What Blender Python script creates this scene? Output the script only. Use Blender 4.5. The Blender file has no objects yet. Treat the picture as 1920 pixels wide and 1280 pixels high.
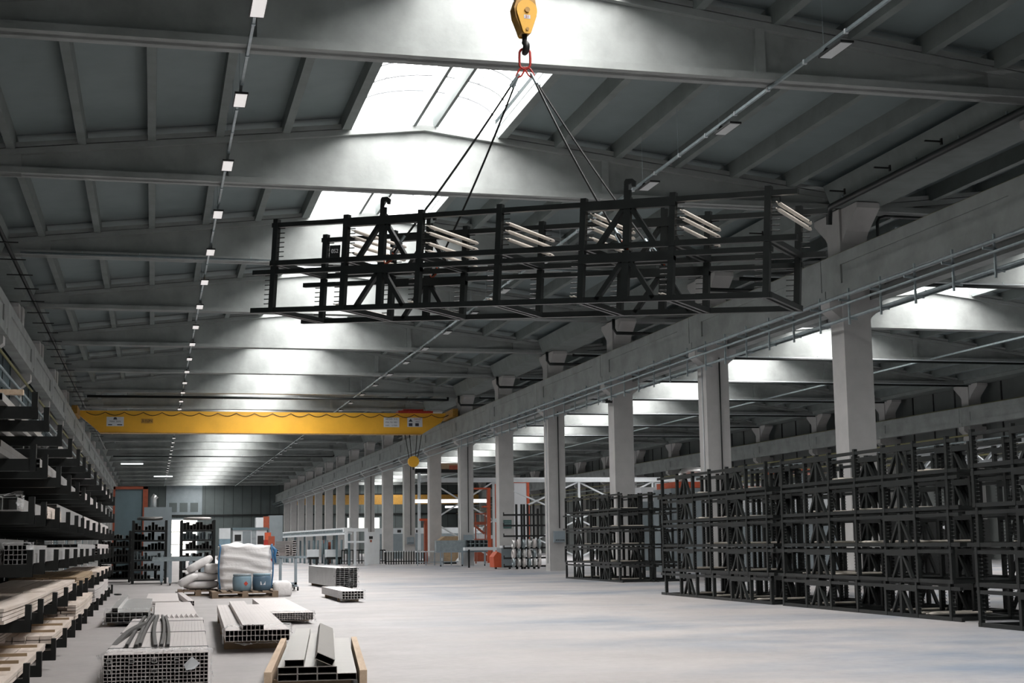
import bpy, math, random
from mathutils import Vector, Matrix, Euler
random.seed(7)
S = bpy.context.scene
COL = S.collection
PI = math.pi

# ------------------------------------------------------------------ camera
YAW, PIT, ROL, FPX = 0.24186911, 0.13751428, -0.01296109, 2727.0
CAM = Vector((0, 0, 1.17))
cy, sy, cp, sp, cr, sr = math.cos(YAW), math.sin(YAW), math.cos(PIT), math.sin(PIT), math.cos(ROL), math.sin(ROL)
F = Vector((sy*cp, cy*cp, sp)); R0 = Vector((cy, -sy, 0)); U0 = R0.cross(F)
RR = R0*cr + U0*sr; UU = R0*(-sr) + U0*cr
cam = bpy.data.objects.new('camera', bpy.data.cameras.new('camera'))
COL.objects.link(cam); S.camera = cam
cam.data.sensor_width = 36; cam.data.lens = FPX/1920*36
cam.data.clip_start = .1; cam.data.clip_end = 500
mw = Matrix((RR, UU, -F)).transposed().to_4x4(); mw.translation = CAM
cam.matrix_world = mw

def ray(px, py): return RR*((px-960)/FPX) + UU*(-(py-640)/FPX) + F
def atz(px, py, z=0.0):
    d = ray(px, py); return CAM + d*((z-CAM.z)/d.z)
def aty(px, py, y):
    d = ray(px, py); return CAM + d*((y-CAM.y)/d.y)

# ------------------------------------------------------------------ materials
def mat(name, col, rough=.6, metal=0.0, noise=0.0, scale=4.0, bump=0.0, col2=None, emit=None, spec=.5, stretch=(1,1,1), detail=6):
    m = bpy.data.materials.new(name); m.use_nodes = True
    nt = m.node_tree; N = nt.nodes; L = nt.links
    b = N['Principled BSDF']
    b.inputs['Base Color'].default_value = (*col, 1)
    b.inputs['Roughness'].default_value = rough
    b.inputs['Metallic'].default_value = metal
    b.inputs['Specular IOR Level'].default_value = spec
    if noise or col2 or bump:
        tc = N.new('ShaderNodeTexCoord'); mp = N.new('ShaderNodeMapping'); mp.inputs['Scale'].default_value = stretch
        nz = N.new('ShaderNodeTexNoise'); nz.inputs['Scale'].default_value = scale; nz.inputs['Detail'].default_value = detail; nz.inputs['Roughness'].default_value = .62
        L.new(tc.outputs['Object'], mp.inputs['Vector']); L.new(mp.outputs[0], nz.inputs['Vector'])
        rp = N.new('ShaderNodeValToRGB')
        c2 = col2 if col2 else tuple(c*(1-noise) for c in col)
        rp.color_ramp.elements[0].position = .32; rp.color_ramp.elements[0].color = (*c2, 1)
        rp.color_ramp.elements[1].position = .62; rp.color_ramp.elements[1].color = (*col, 1)
        L.new(nz.outputs[0], rp.inputs[0]); L.new(rp.outputs[0], b.inputs['Base Color'])
        if bump:
            bp = N.new('ShaderNodeBump'); bp.inputs['Strength'].default_value = bump; bp.inputs['Distance'].default_value = .02
            n2 = N.new('ShaderNodeTexNoise'); n2.inputs['Scale'].default_value = scale*6; n2.inputs['Detail'].default_value = 4
            L.new(mp.outputs[0], n2.inputs['Vector']); L.new(n2.outputs[0], bp.inputs['Height']); L.new(bp.outputs[0], b.inputs['Normal'])
    if emit:
        b.inputs['Emission Color'].default_value = (*emit[0], 1); b.inputs['Emission Strength'].default_value = emit[1]
    return m
SKY = (1.0, .965, .95)
M = dict(
 conc=mat('concrete', (.31,.33,.322), .85, noise=.30, scale=.9, bump=.25, detail=9),
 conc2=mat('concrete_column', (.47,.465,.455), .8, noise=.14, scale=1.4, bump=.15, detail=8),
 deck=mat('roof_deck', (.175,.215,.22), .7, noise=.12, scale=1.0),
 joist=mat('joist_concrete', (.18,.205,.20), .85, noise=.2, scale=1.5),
 dark=mat('dark_steel', (.012,.014,.0135), .5, metal=.35, noise=.5, scale=3),
 rust=mat('rusty_weld', (.075,.045,.03), .8, noise=.4, scale=12),
 rack=mat('rack_steel', (.013,.0155,.015), .42, metal=.2, noise=.4, scale=5),
 galv=mat('galvanised', (.36,.42,.44), .4, metal=.7, noise=.25, scale=6),
 alu=mat('aluminium', (.62,.62,.61), .38, metal=.75, noise=.15, scale=3),
 aluw=mat('milky_aluminium', (.58,.545,.53), .5, metal=.1, noise=.08, scale=1.5),
 alud=mat('grey_profile', (.16,.155,.15), .5, metal=.5, noise=.2, scale=5),
 wood=mat('pale_timber', (.58,.45,.33), .75, col2=(.45,.33,.22), scale=2.5, stretch=(8,.6,8)),
 palw=mat('pallet_timber', (.26,.19,.13), .8, col2=(.16,.12,.085), scale=3),
 filma=mat('filmed_aluminium', (.36,.345,.32), .35, metal=.25, noise=.12, scale=2, stretch=(1,4,1)),
 board=mat('pale_board', (.66,.58,.52), .8, col2=(.52,.44,.37), scale=2.0, stretch=(5,.5,5)),
 card=mat('brown_cardboard', (.36,.26,.16), .85, noise=.25, scale=5),
 white=mat('white_sack', (.78,.76,.75), .75, noise=.08, scale=3, bump=.4),
 whitep=mat('white_paint', (.62,.66,.68), .5, noise=.1, scale=2),
 rod=mat('cream_rod', (.62,.57,.50), .6, noise=.12, scale=5),
 blue=mat('blue_drum', (.10,.17,.24), .45, noise=.25, scale=4),
 bluel=mat('light_blue_plastic', (.22,.33,.40), .5, noise=.2, scale=3),
 strap=mat('blue_strap', (.03,.13,.27), .6),
 blueb=mat('bright_blue', (.02,.09,.26), .4),
 yellow=mat('yellow_paint', (.80,.42,.03), .45, noise=.12, scale=1.2),
 yelld=mat('ochre_paint', (.45,.24,.04), .5, noise=.35, scale=8),
 orange=mat('orange_red_paint', (.55,.09,.03), .5, noise=.2, scale=2),
 orr=mat('dark_orange_paint', (.32,.07,.03), .55, noise=.3, scale=4),
 red=mat('red_paint', (.42,.03,.02), .4, noise=.2, scale=10),
 black=mat('black', (.008,.009,.009), .5),
 pipe=mat('black_pipe', (.012,.016,.016), .45),
 wallp=mat('wall_panel', (.085,.105,.105), .7, noise=.15, scale=.6),
 wallb=mat('blue_grey_wall', (.12,.175,.195), .7, noise=.25, scale=.8),
 wallc=mat('precast_wall', (.17,.185,.18), .85, noise=.2, scale=.5),
 green=mat('olive_pipe', (.20,.19,.09), .6),
 grey=mat('grey_machine', (.22,.26,.28), .5, noise=.15, scale=2),
 trest=mat('trestle_paint', (.25,.30,.33), .45, noise=.1, scale=4),
 sign=mat('sign_white', (.62,.64,.66), .6), ink=mat('sign_ink', (.03,.035,.05), .6), inkr=mat('sign_red', (.45,.05,.04), .6),
 signy=mat('sign_yellow', (.60,.42,.12), .6), signg=mat('sign_green', (.05,.12,.11), .6),
 paper=mat('red_label', (.45,.05,.03), .6),
 lampg=mat('lamp_diffuser', (.8,.8,.79), .4, emit=((1,.95,.93), .5)),
 lampg2=mat('lamp_diffuser_oblique', (.6,.63,.63), .35),  # greyer copy without glow: duller look at an oblique angle put into the colour
 glaze=mat('skylight_glazing', (.9,.9,.9), .4, emit=(SKY, 15.0)),
 winl=mat('bright_window', (.9,.9,.85), .4, emit=((1,.97,.86), 1.6)),
 winb=mat('blue_window', (.3,.5,.7), .4, emit=((.45,.75,1.0), .7)),
 tube=mat('lit_tube', (.9,.9,.9), .4, emit=((.93,.98,1.0), 1.6)),
 rib=mat('skylight_rib', (.10,.105,.11), .6),
)
# polished concrete floor with bluish stains
def floor_mat():
    m = bpy.data.materials.new('polished_floor'); m.use_nodes = True; nt = m.node_tree; N = nt.nodes; L = nt.links
    b = N['Principled BSDF']; tc = N.new('ShaderNodeTexCoord')
    def noise(sc, st, det, rough=.6):
        mp = N.new('ShaderNodeMapping'); mp.inputs['Scale'].default_value = st
        n = N.new('ShaderNodeTexNoise'); n.inputs['Scale'].default_value = sc; n.inputs['Detail'].default_value = det; n.inputs['Roughness'].default_value = rough
        L.new(tc.outputs['Object'], mp.inputs[0]); L.new(mp.outputs[0], n.inputs['Vector']); return n
    def ramp(n, p0, c0, p1, c1):
        r = N.new('ShaderNodeValToRGB'); r.color_ramp.elements[0].position = p0; r.color_ramp.elements[0].color = (*c0,1)
        r.color_ramp.elements[1].position = p1; r.color_ramp.elements[1].color = (*c1,1); L.new(n.outputs[0], r.inputs[0]); return r
    def mix(f, a, bb, mode='MIX'):
        x = N.new('ShaderNodeMix'); x.data_type = 'RGBA'; x.blend_type = mode
        if isinstance(f, float): x.inputs[0].default_value = f
        else: L.new(f, x.inputs[0])
        L.new(a, x.inputs[6]); L.new(bb, x.inputs[7]); return x.outputs[2]
    base = ramp(noise(.35, (1,.7,1), 8), .3, (.32,.303,.297), .7, (.38,.362,.355))
    blue = ramp(noise(.22, (.8,1.2,1), 7, .68), .44, (0,0,0), .66, (1,1,1))
    bl = N.new('ShaderNodeRGB'); bl.outputs[0].default_value = (.165,.20,.245,1)
    sep = N.new('ShaderNodeSeparateXYZ'); L.new(tc.outputs['Object'], sep.inputs[0])
    mr = N.new('ShaderNodeMapRange'); mr.inputs[1].default_value = 1.8; mr.inputs[2].default_value = 7; L.new(sep.outputs[0], mr.inputs[0])
    ml = N.new('ShaderNodeMath'); ml.operation = 'MULTIPLY'; L.new(blue.outputs[0], ml.inputs[0]); L.new(mr.outputs[0], ml.inputs[1])
    c = mix(ml.outputs[0], base.outputs[0], bl.outputs[0])
    fine = ramp(noise(9, (1,1,1), 6), .35, (.9,.9,.9), .6, (1,1,1))
    c = mix(1.0, c, fine.outputs[0], 'MULTIPLY')
    L.new(c, b.inputs['Base Color'])
    rr = ramp(noise(.8, (1,1,1), 5), .3, (.42,.42,.42), .7, (.6,.6,.6)); L.new(rr.outputs[0], b.inputs['Roughness'])
    b.inputs['Specular IOR Level'].default_value = .35
    return m
M['floor'] = floor_mat()
def wrap_mat():
    m = bpy.data.materials.new('clear_film'); m.use_nodes = True; nt = m.node_tree; N = nt.nodes; L = nt.links
    for n in list(N):
        if n.type != 'OUTPUT_MATERIAL': N.remove(n)
    out = N['Material Output']
    tr = N.new('ShaderNodeBsdfTransparent'); gl = N.new('ShaderNodeBsdfPrincipled'); gl.inputs['Base Color'].default_value = (.85,.86,.87,1); gl.inputs['Roughness'].default_value = .15
    tc = N.new('ShaderNodeTexCoord'); mp = N.new('ShaderNodeMapping'); mp.inputs['Scale'].default_value = (6,2,6)
    nz = N.new('ShaderNodeTexNoise'); nz.inputs['Scale'].default_value = 2.2; nz.inputs['Detail'].default_value = 6; nz.inputs['Distortion'].default_value = 2.5
    rp = N.new('ShaderNodeValToRGB'); rp.color_ramp.elements[0].position = .47; rp.color_ramp.elements[0].color = (.10,.10,.10,1); rp.color_ramp.elements[1].position = .66; rp.color_ramp.elements[1].color = (.6,.6,.6,1)
    bp = N.new('ShaderNodeBump'); bp.inputs['Strength'].default_value = .9; bp.inputs['Distance'].default_value = .03
    mx = N.new('ShaderNodeMixShader')
    L.new(tc.outputs['Object'], mp.inputs[0]); L.new(mp.outputs[0], nz.inputs['Vector']); L.new(nz.outputs[0], rp.inputs[0]); L.new(nz.outputs[0], bp.inputs['Height'])
    L.new(bp.outputs[0], gl.inputs['Normal']); L.new(rp.outputs[0], mx.inputs[0]); L.new(tr.outputs[0], mx.inputs[1]); L.new(gl.outputs[0], mx.inputs[2]); L.new(mx.outputs[0], out.inputs[0])
    return m
M['film'] = wrap_mat()

# ------------------------------------------------------------------ mesh helpers
class MB:
    def __init__(s): s.v = []; s.f = []
    def add(s, vs, fs):
        o = len(s.v); s.v += [tuple(v) for v in vs]; s.f += [tuple(i+o for i in f) for f in fs]; return s
    def box(s, x0, y0, z0, x1, y1, z1):
        return s.add([(x0,y0,z0),(x1,y0,z0),(x1,y1,z0),(x0,y1,z0),(x0,y0,z1),(x1,y0,z1),(x1,y1,z1),(x0,y1,z1)],
                     [(0,3,2,1),(4,5,6,7),(0,1,5,4),(1,2,6,5),(2,3,7,6),(3,0,4,7)])
    def bar(s, p, q, w, h, up=(0,0,1)):
        p = Vector(p); q = Vector(q); d = (q-p).normalized(); up = Vector(up)
        if abs(d.dot(up)) > .98: up = Vector((0,1,0))
        r = d.cross(up).normalized()*(w/2); u = r.cross(d).normalized()*(h/2)
        vs = [p-r-u,p+r-u,p+r+u,p-r+u,q-r-u,q+r-u,q+r+u,q-r+u]
        return s.add(vs, [(0,1,2,3),(4,7,6,5),(0,4,5,1),(1,5,6,2),(2,6,7,3),(3,7,4,0)])
    def tube(s, pts, r, n=8, cap=True):
        pts = [Vector(p) for p in pts]; rings = []; o = len(s.v); prev = None
        for i, p in enumerate(pts):
            d = (pts[min(i+1,len(pts)-1)] - pts[max(i-1,0)]).normalized()
            up = Vector((0,0,1)) if abs(d.z) < .95 else Vector((0,1,0))
            if prev is not None:
                a = (prev - d*prev.dot(d)); a = a.normalized() if a.length > 1e-6 else d.cross(up).normalized()
            else: a = d.cross(up).normalized()
            prev = a; b = d.cross(a); rad = r[i] if isinstance(r, (list,tuple)) else r
            for k in range(n):
                t = 2*PI*k/n; s.v.append(tuple(p + a*math.cos(t)*rad + b*math.sin(t)*rad))
        for i in range(len(pts)-1):
            for k in range(n):
                s.f.append((o+i*n+k, o+i*n+(k+1)%n, o+(i+1)*n+(k+1)%n, o+(i+1)*n+k))
        if cap: s.f.append(tuple(o+k for k in reversed(range(n)))); s.f.append(tuple(o+(len(pts)-1)*n+k for k in range(n)))
        return s
    def prism(s, poly, a, b, axis='y'):       # polygon in the plane across the axis, swept a..b
        n = len(poly)
        def P(u, w, t): return {'y': (u,t,w), 'x': (t,u,w), 'z': (u,w,t)}[axis]
        vs = [P(u,w,a) for u,w in poly] + [P(u,w,b) for u,w in poly]
        fs = [tuple(range(n)), tuple(range(2*n-1, n-1, -1))] + [(i, n+i, n+(i+1)%n, (i+1)%n) for i in range(n)]
        return s.add(vs, fs)
    def lathe(s, prof, n=20, c=(0,0,0)):
        o = len(s.v)
        for r, z in prof:
            for k in range(n):
                t = 2*PI*k/n; s.v.append((c[0]+r*math.cos(t), c[1]+r*math.sin(t), c[2]+z))
        for i in range(len(prof)-1):
            for k in range(n): s.f.append((o+i*n+k, o+i*n+(k+1)%n, o+(i+1)*n+(k+1)%n, o+(i+1)*n+k))
        s.f.append(tuple(o+k for k in reversed(range(n)))); s.f.append(tuple(o+(len(prof)-1)*n+k for k in range(n)))
        return s
    def shell(s, x, z, w, h, y0, y1, t=.003, deep=.5):    # one open-ended rectangular tube running along y
        deep = min(deep, (y1-y0)*.45)
        vs = [(x,y0,z),(x+w,y0,z),(x+w,y0,z+h),(x,y0,z+h),(x,y1,z),(x+w,y1,z),(x+w,y1,z+h),(x,y1,z+h),
              (x+t,y0,z+t),(x+w-t,y0,z+t),(x+w-t,y0,z+h-t),(x+t,y0,z+h-t),(x+t,y0+deep,z+t),(x+w-t,y0+deep,z+t),(x+w-t,y0+deep,z+h-t),(x+t,y0+deep,z+h-t)]
        return s.add(vs, [(0,4,5,1),(1,5,6,2),(2,6,7,3),(3,7,4,0),(4,7,6,5),(0,1,9,8),(1,2,10,9),(2,3,11,10),(3,0,8,11),
                          (8,9,13,12),(9,10,14,13),(10,11,15,14),(11,8,12,15),(12,13,14,15)])
    def build(s, name, m, parent=None, smooth=False, fixn=True):
        me = bpy.data.meshes.new(name); me.from_pydata(s.v, [], s.f); me.update()
        if fixn:
            import bmesh
            bm = bmesh.new(); bm.from_mesh(me); bmesh.ops.recalc_face_normals(bm, faces=bm.faces); bm.to_mesh(me); bm.free()
        if smooth: me.polygons.foreach_set('use_smooth', [True]*len(me.polygons))
        me.materials.append(M[m] if isinstance(m, str) else m)
        o = bpy.data.objects.new(name, me); COL.objects.link(o)
        if parent: o.parent = parent
        return o
def tag(o, label=None, cat=None, group=None, kind=None):
    if label: o['label'] = label
    if cat: o['category'] = cat
    if group: o['group'] = group
    if kind: o['kind'] = kind
    return o
def empty(name, loc=(0,0,0), rz=0, rot=None):
    o = bpy.data.objects.new(name, None); COL.objects.link(o); o.location = loc; o.rotation_euler = rot if rot else (0,0,rz); o.empty_display_size = .2
    return o
KIDS = {}
def kids(o): return [c for c in COL.objects if c.parent == o]
def tree_of(o):                      # remember a thing's parts once, so that copies are quick
    return [(c, [(g, []) for g in kids(c)]) for c in kids(o)]
def copy_tree(root, tr, loc=None, rot=None):
    r = root.copy(); COL.objects.link(r)
    for k in ('label','group'):
        if k in r: del r[k]
    for c, gs in tr:
        d = c.copy(); COL.objects.link(d); d.parent = r
        for g, _ in gs:
            e = g.copy(); COL.objects.link(e); e.parent = d
    if loc is not None: r.location = loc
    if rot is not None: r.rotation_euler = rot
    return r
ORD = ['first','second','third','fourth','fifth','sixth','seventh','eighth','ninth','tenth','eleventh','twelfth','thirteenth','fourteenth','fifteenth','sixteenth','seventeenth','eighteenth','nineteenth','twentieth','twenty-first','twenty-second','twenty-third']
def nth(i): return '' if i == 0 else ORD[i]+' '

# ------------------------------------------------------------------ the building
SP = 9.05; Y0 = 31.95                       # bay spacing, centre line of the nearest pillar in view
YB = 196.0; YF = -6.0                       # far and near end walls
XR, XL = 5.85, 29.0                         # ridges of the two naves
Z1, ZT, SL = 9.1, 10.65, .115               # underside of roof beams, top at the ridge, slope
KS = range(-4, 19)                          # beams; 0 is the beam over the nearest pillar in view
def yk(k): return Y0 + SP*k
tag(MB().add([(-5.6,YF,0),(42.5,YF,0),(42.5,YB,0),(-5.6,YB,0)], [(0,1,2,3)]).build('floor', 'floor'), kind='structure')
HALLS = [('near nave', XR, -4.66, 16.36), ('second nave', XL, 16.36, 41.6)]

# roof beams: gabled I section with ribs
def beam_parts(xc, xa, xb):
    hl = xc-xa-.38; hr = xb-xc-.38
    def zt(x): return ZT - SL*abs(x)
    w = MB(); w.prism([(-hl,Z1),(hr,Z1),(hr,zt(hr)),(0,ZT),(-hl,zt(-hl))], -.07, .07)
    w.prism([(-hl,Z1),(hr,Z1),(hr,Z1+.13),(-hl,Z1+.13)], -.23, .23)
    for a, b in ((-hl,0),(0,hr)):
        w.prism([(a,zt(a)-.13),(b,zt(b)-.13),(b,zt(b)),(a,zt(a))], -.2, .2)
    w.prism([(-hl,Z1),(-hl+1.4,Z1),(-hl+1.4,zt(hl-1.4)),(-hl,zt(hl))], -.17, .17)
    w.prism([(hr-1.4,Z1),(hr,Z1),(hr,zt(hr)),(hr-1.4,zt(hr-1.4))], -.17, .17)
    return w
for hi, (hn, xc, xa, xb) in enumerate(HALLS):
    proto = None
    for i, k in enumerate(KS):
        if proto is None:
            proto = empty('roof_beam', (xc, yk(k), 0)); 
            beam_parts(xc, xa, xb).build('beam_body', 'conc', proto)
            for sx in (-4.3, 4.3):
                m_ = MB()
                for s_ in (-1, 1): m_.prism([(sx-.09,Z1+.12),(sx+.09,Z1+.12),(sx+.09,ZT-SL*4.39-.1),(sx-.09,ZT-SL*4.21-.1)], s_*.069, s_*.17)
                m_.build('stiffener_rib', 'conc', proto)
            tr = tree_of(proto); o = proto
        else: o = copy_tree(proto, tr, (xc, yk(k), 0))
        where = ('%sgabled concrete roof beam of the %s, %s' % ('', hn, 'above the nearest visible pillar' if k == 0 else ('just in front of the nearest visible pillar' if k == -1 else ('%s beam beyond the nearest visible pillar' % ORD[k-1] if k > 0 else 'out of view over the camera, %s in front of that pillar' % ORD[-k-1]))))
        tag(o, where[:1].lower()+where[1:], 'beam', 'roof beams of the '+hn)

# ceilings, joists and ridge skylights
n_win = 0
for hi, (hn, xc, xa, xb) in enumerate(HALLS):
    def zr(x): return ZT - SL*abs(x)
    ow = 1.69
    lefts = [-ow-1.45*i for i in range(0, 7)]; rights = [ow+1.45*i for i in range(0, 7)]
    wl = xc-xa; wr = xb-xc
    if hi == 1: lefts += [-ow-1.45*7]; rights += [ow+1.45*7]
    protoc = None
    for k in KS:
        y = yk(k)
        if protoc is None:
            protoc = MB()
            for a, b in ((-wl,-ow),(ow,wr)):
                protoc.prism([(a,zr(a)+.33),(b,zr(b)+.33),(b,zr(b)+.45),(a,zr(a)+.45)], .02, SP-.02)
            # pale edge strip closing the deck at the beams
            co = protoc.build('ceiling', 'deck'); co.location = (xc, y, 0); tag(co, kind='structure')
            st = MB()
            for a, b in ((-wl,-ow),(ow,wr)):
                for t in (.10, SP-.22): st.prism([(a,zr(a)+.02),(b,zr(b)+.02),(b,zr(b)+.12),(a,zr(a)+.12)], t, t+.12)
            st.build('edge_strip', 'conc', co)
            js = []
            for x in lefts+rights+[-.25,.25]:
                w = .085 if abs(x) > 1 else .035
                if abs(abs(x)-ow) < .01: x += math.copysign(.11, x); w = .10
                if x-w < -wl+.2 or x+w > wr-.2: continue
                z0 = zr(x)-.04
                j = MB(); j.prism([(.02,z0+.42),(.02,z0+.12),(.30,z0),(SP-.30,z0),(SP-.02,z0+.12),(SP-.02,z0+.42)], x-w, x+w, 'x')
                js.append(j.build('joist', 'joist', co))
            protoc = co; trc = tree_of(co)
        else:
            co = copy_tree(protoc, trc, (xc, y, 0))
        if k == KS[0]:
            # barrel-vault skylight between two beams
            gm = MB(); n = 14; prof = []
            for i in range(n+1):
                t = PI*i/n; prof.append((-ow*math.cos(t), zr(ow)+.45+.62*math.sin(t)))
            vs = [(x,.05,z) for x,z in prof]+[(x,SP-.05,z) for x,z in prof]
            gm.add(vs, [(i,i+1,n+2+i,n+1+i) for i in range(n)])
            g = gm.build('window_1', 'glaze', fixn=False); g.location = (xc, y, 0); tag(g, kind='structure')
            fr = MB()
            for t in [.05+ (SP-.1)*i/8 for i in range(9)]:
                fr.tube([(x*.99,t,z-.02) for x,z in prof], .02, 4)
            fr.build('arched_glazing_bar', 'rib', g)
            for x, z in (prof[4], prof[10]):
                MB().tube([(x,.05,z-.02),(x,SP-.05,z-.02)], .014, 4).build('glazing_bar', 'rib', g)
            for s_ in (-1, 1):
                MB().box(min(s_*ow, s_*(ow+.04)), .02, zr(ow)+.2, max(s_*ow, s_*(ow+.04)), SP-.02, zr(ow)+.5).build('curb', 'whitep', g)
            for t in (.0, SP-.05):
                MB().add([(x,t,z) for x,z in prof]+[(-ow,t,zr(ow)),(ow,t,zr(ow))], [tuple(range(n+1))+(n+2,n+1)]).build('gable_end', 'whitep', g, fixn=False)
            trg = tree_of(g); gp = g
        else:
            g = copy_tree(gp, trg, (xc, y, 0)); g.name = 'window_%d' % (n_win+1)
        n_win += 1

# pillars with haunches
pp = empty('concrete_column', (16.36, yk(0), 0))
c = MB(); c.box(-.36,-.34,0,.36,.34,9.08); c.build('shaft', 'conc2', pp)
h = MB()
h.prism([(.34,8.25),(.55,8.5),(1.15,8.95),(1.15,9.08),(.34,9.08)], -.30, .30, 'x'); h.build('haunch', 'conc2', pp)
h = MB(); h.prism([(-.34,8.25),(-.55,8.5),(-1.15,8.95),(-1.15,9.08),(-.34,9.08)], -.30, .30, 'x'); h.build('haunch', 'conc2', pp)
for s_ in (-1, 1):
    h = MB(); h.prism([(s_*.36,6.40),(s_*.36,6.88),(s_*.66,6.88),(s_*.66,6.65)], -.26, .26); h.build('corbel', 'conc2', pp)
trp = tree_of(pp)
for rn, x in (('middle row between the two naves', 16.36), ('left row behind the shelving', -4.66), ('far right row along the outer wall', 41.6)):
    for k in range(-3, 18):
        if rn[0] == 'm' and k == 0: o = pp
        else: o = copy_tree(pp, trp, (x, yk(k), 0))
        if k >= 0: lb = '%stall square concrete pillar of the %s' % ('nearest visible ' if k == 0 else nth(k)+'nearest ', rn)
        else: lb = 'tall square concrete pillar of the %s, outside the frame' % rn
        tag(o, lb, 'pillar', 'pillars of the '+rn)
# eaves (gutter) beams along the pillar rows
gb = MB(); gb.prism([(-.55,9.1),(.55,9.1),(.75,9.62),(-.75,9.62)], .35, SP-.35)
gb0 = None
for x, rn in ((16.36,'middle'),(-4.66,'left'),(41.6,'far right')):
    for k in range(-4, 18):
        if gb0 is None: gb0 = o = gb.build('gutter_beam', 'joist')  # darker joist concrete puts the shade under the eaves into the colour
        else: o = gb0.copy(); COL.objects.link(o)
        o.location = (x, yk(k), 0)
        tag(o, 'concrete gutter beam over the %s pillar row, %s' % (rn, 'between the '+ORD[k]+' and '+ORD[k+1]+' visible pillars' if k >= 0 else 'out of view towards the camera'), 'beam', 'gutter beams over the %s row' % rn)
# crane runway beams on corbels
def runway():
    r = empty('runway_beam')
    b = MB(); a, e = .02, SP-.02
    b.box(-.17,a,7.58,.17,e,7.85); b.box(-.13,a+1.0,7.12,.13,e-1.0,7.6); b.box(-.17,a,6.88,.17,e,7.13)
    b.box(-.17,a,7.12,.17,a+1.0,7.6); b.box(-.17,e-1.0,7.12,.17,e,7.6)
    b.build('beam_body', 'conc', r)
    MB().box(-.03,a,7.85,.03,e,7.92).build('crane_rail', 'green', r)
    MB().box(-.19,-.22,6.86,.19,.22,7.06).build('end_block', 'conc', r)
    return r
rw = runway(); trw = tree_of(rw); used = False
for x, rn in ((15.80,'right side of the near nave'), (-4.09,'left side of the near nave'), (16.93,'left side of the second nave'), (41.03,'outer side of the second nave')):
    for k in range(-4, 18):
        if not used: o = rw; used = True
        else: o = copy_tree(rw, trw)
        o.location = (x, yk(k), 0)
        tag(o, 'concrete crane runway beam on the %s, %s' % (rn, 'between the '+ORD[k]+' and '+ORD[k+1]+' visible pillars' if k >= 0 else 'reaching towards the camera'), 'beam', 'crane runway beams on the '+rn)

# walls
def wall(name, mb, m): return tag(mb.build(name, m), kind='structure')
w = wall('wall_back', MB().box(-5.6,YB,0,42.5,YB+.3,12), 'wallp')
for i in range(40):
    MB().box(-5.4+i*1.2,YB-.03,0,-5.36+i*1.2,YB,10.6).build('panel_joint', 'black', w)
MB().box(1.6,YB-.12,5.2,6.2,YB-.03,9.2).build('wall_panel', 'grey', w)
for i in range(3): MB().box(2.0+i*1.35,YB-.16,5.7,3.0+i*1.35,YB-.12,6.9).build('louvre', 'wallp', w)
MB().box(-5.4,YB-.2,5.15,42,YB-.03,5.35).build('wall_rail', 'dark', w)
wall('wall_front', MB().box(-5.6,YF-.3,0,42.5,YF,12), 'wallp')
w = wall('wall_left', MB().box(-5.9,YF,0,-4.6,YB,9.0), 'wallb')
for i in range(84):
    MB().box(-4.6,YF+i*2.4,0,-4.57,YF+i*2.4+.05,8.9).build('panel_joint', 'wallp', w)
for z in (5.4, 6.1): MB().box(-4.6,YF,z,-4.50,YB,z+.10).build('wall_rail', 'galv', w)
w = wall('wall_right', MB().box(42.3,YF,0,42.6,YB,11), 'wallc')
for i in range(90): MB().box(42.26,YF+i*2.26,0,42.30,YF+i*2.26+.10,9.8).build('panel_joint', 'black', w)
for s_, x in ((-1,-5.6),(1,42.3)):
    pass

# far windows and doorway (daylight)
def win(n, x0, z0, x1, z1, y=YB-.05):
    o = tag(MB().box(x0,y-.02,z0,x1,y,z1).build('window_%d' % n, 'winl'), kind='structure')
    fm = MB(); fm.box(x0-.08,y-.06,z0-.08,x0,y,z1+.08); fm.box(x1,y-.06,z0-.08,x1+.08,y,z1+.08); fm.box(x0,y-.06,z1,x1,y,z1+.08); fm.box(x0,y-.06,z0-.08,x1,y,z0)
    fm.box((x0+x1)/2-.03,y-.05,z0,(x0+x1)/2+.03,y-.02,z1); fm.build('window_frame', 'grey', o)
win(101, 25.3, 3.2, 29.6, 4.75)
o = tag(MB().box(2.3,YB-.22,0.02,5.6,YB-.18,4.7).build('door_1', 'winl'), kind='structure')
fm = MB(); fm.box(2.1,YB-.26,0.0,2.3,YB-.16,4.9); fm.box(5.6,YB-.26,0,5.8,YB-.16,4.9); fm.box(2.1,YB-.26,4.7,5.8,YB-.16,4.9)
for z in (1.5,3.1): fm.box(2.3,YB-.25,z,5.6,YB-.21,z+.08)
fm.build('door_frame', 'grey', o)

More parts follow.
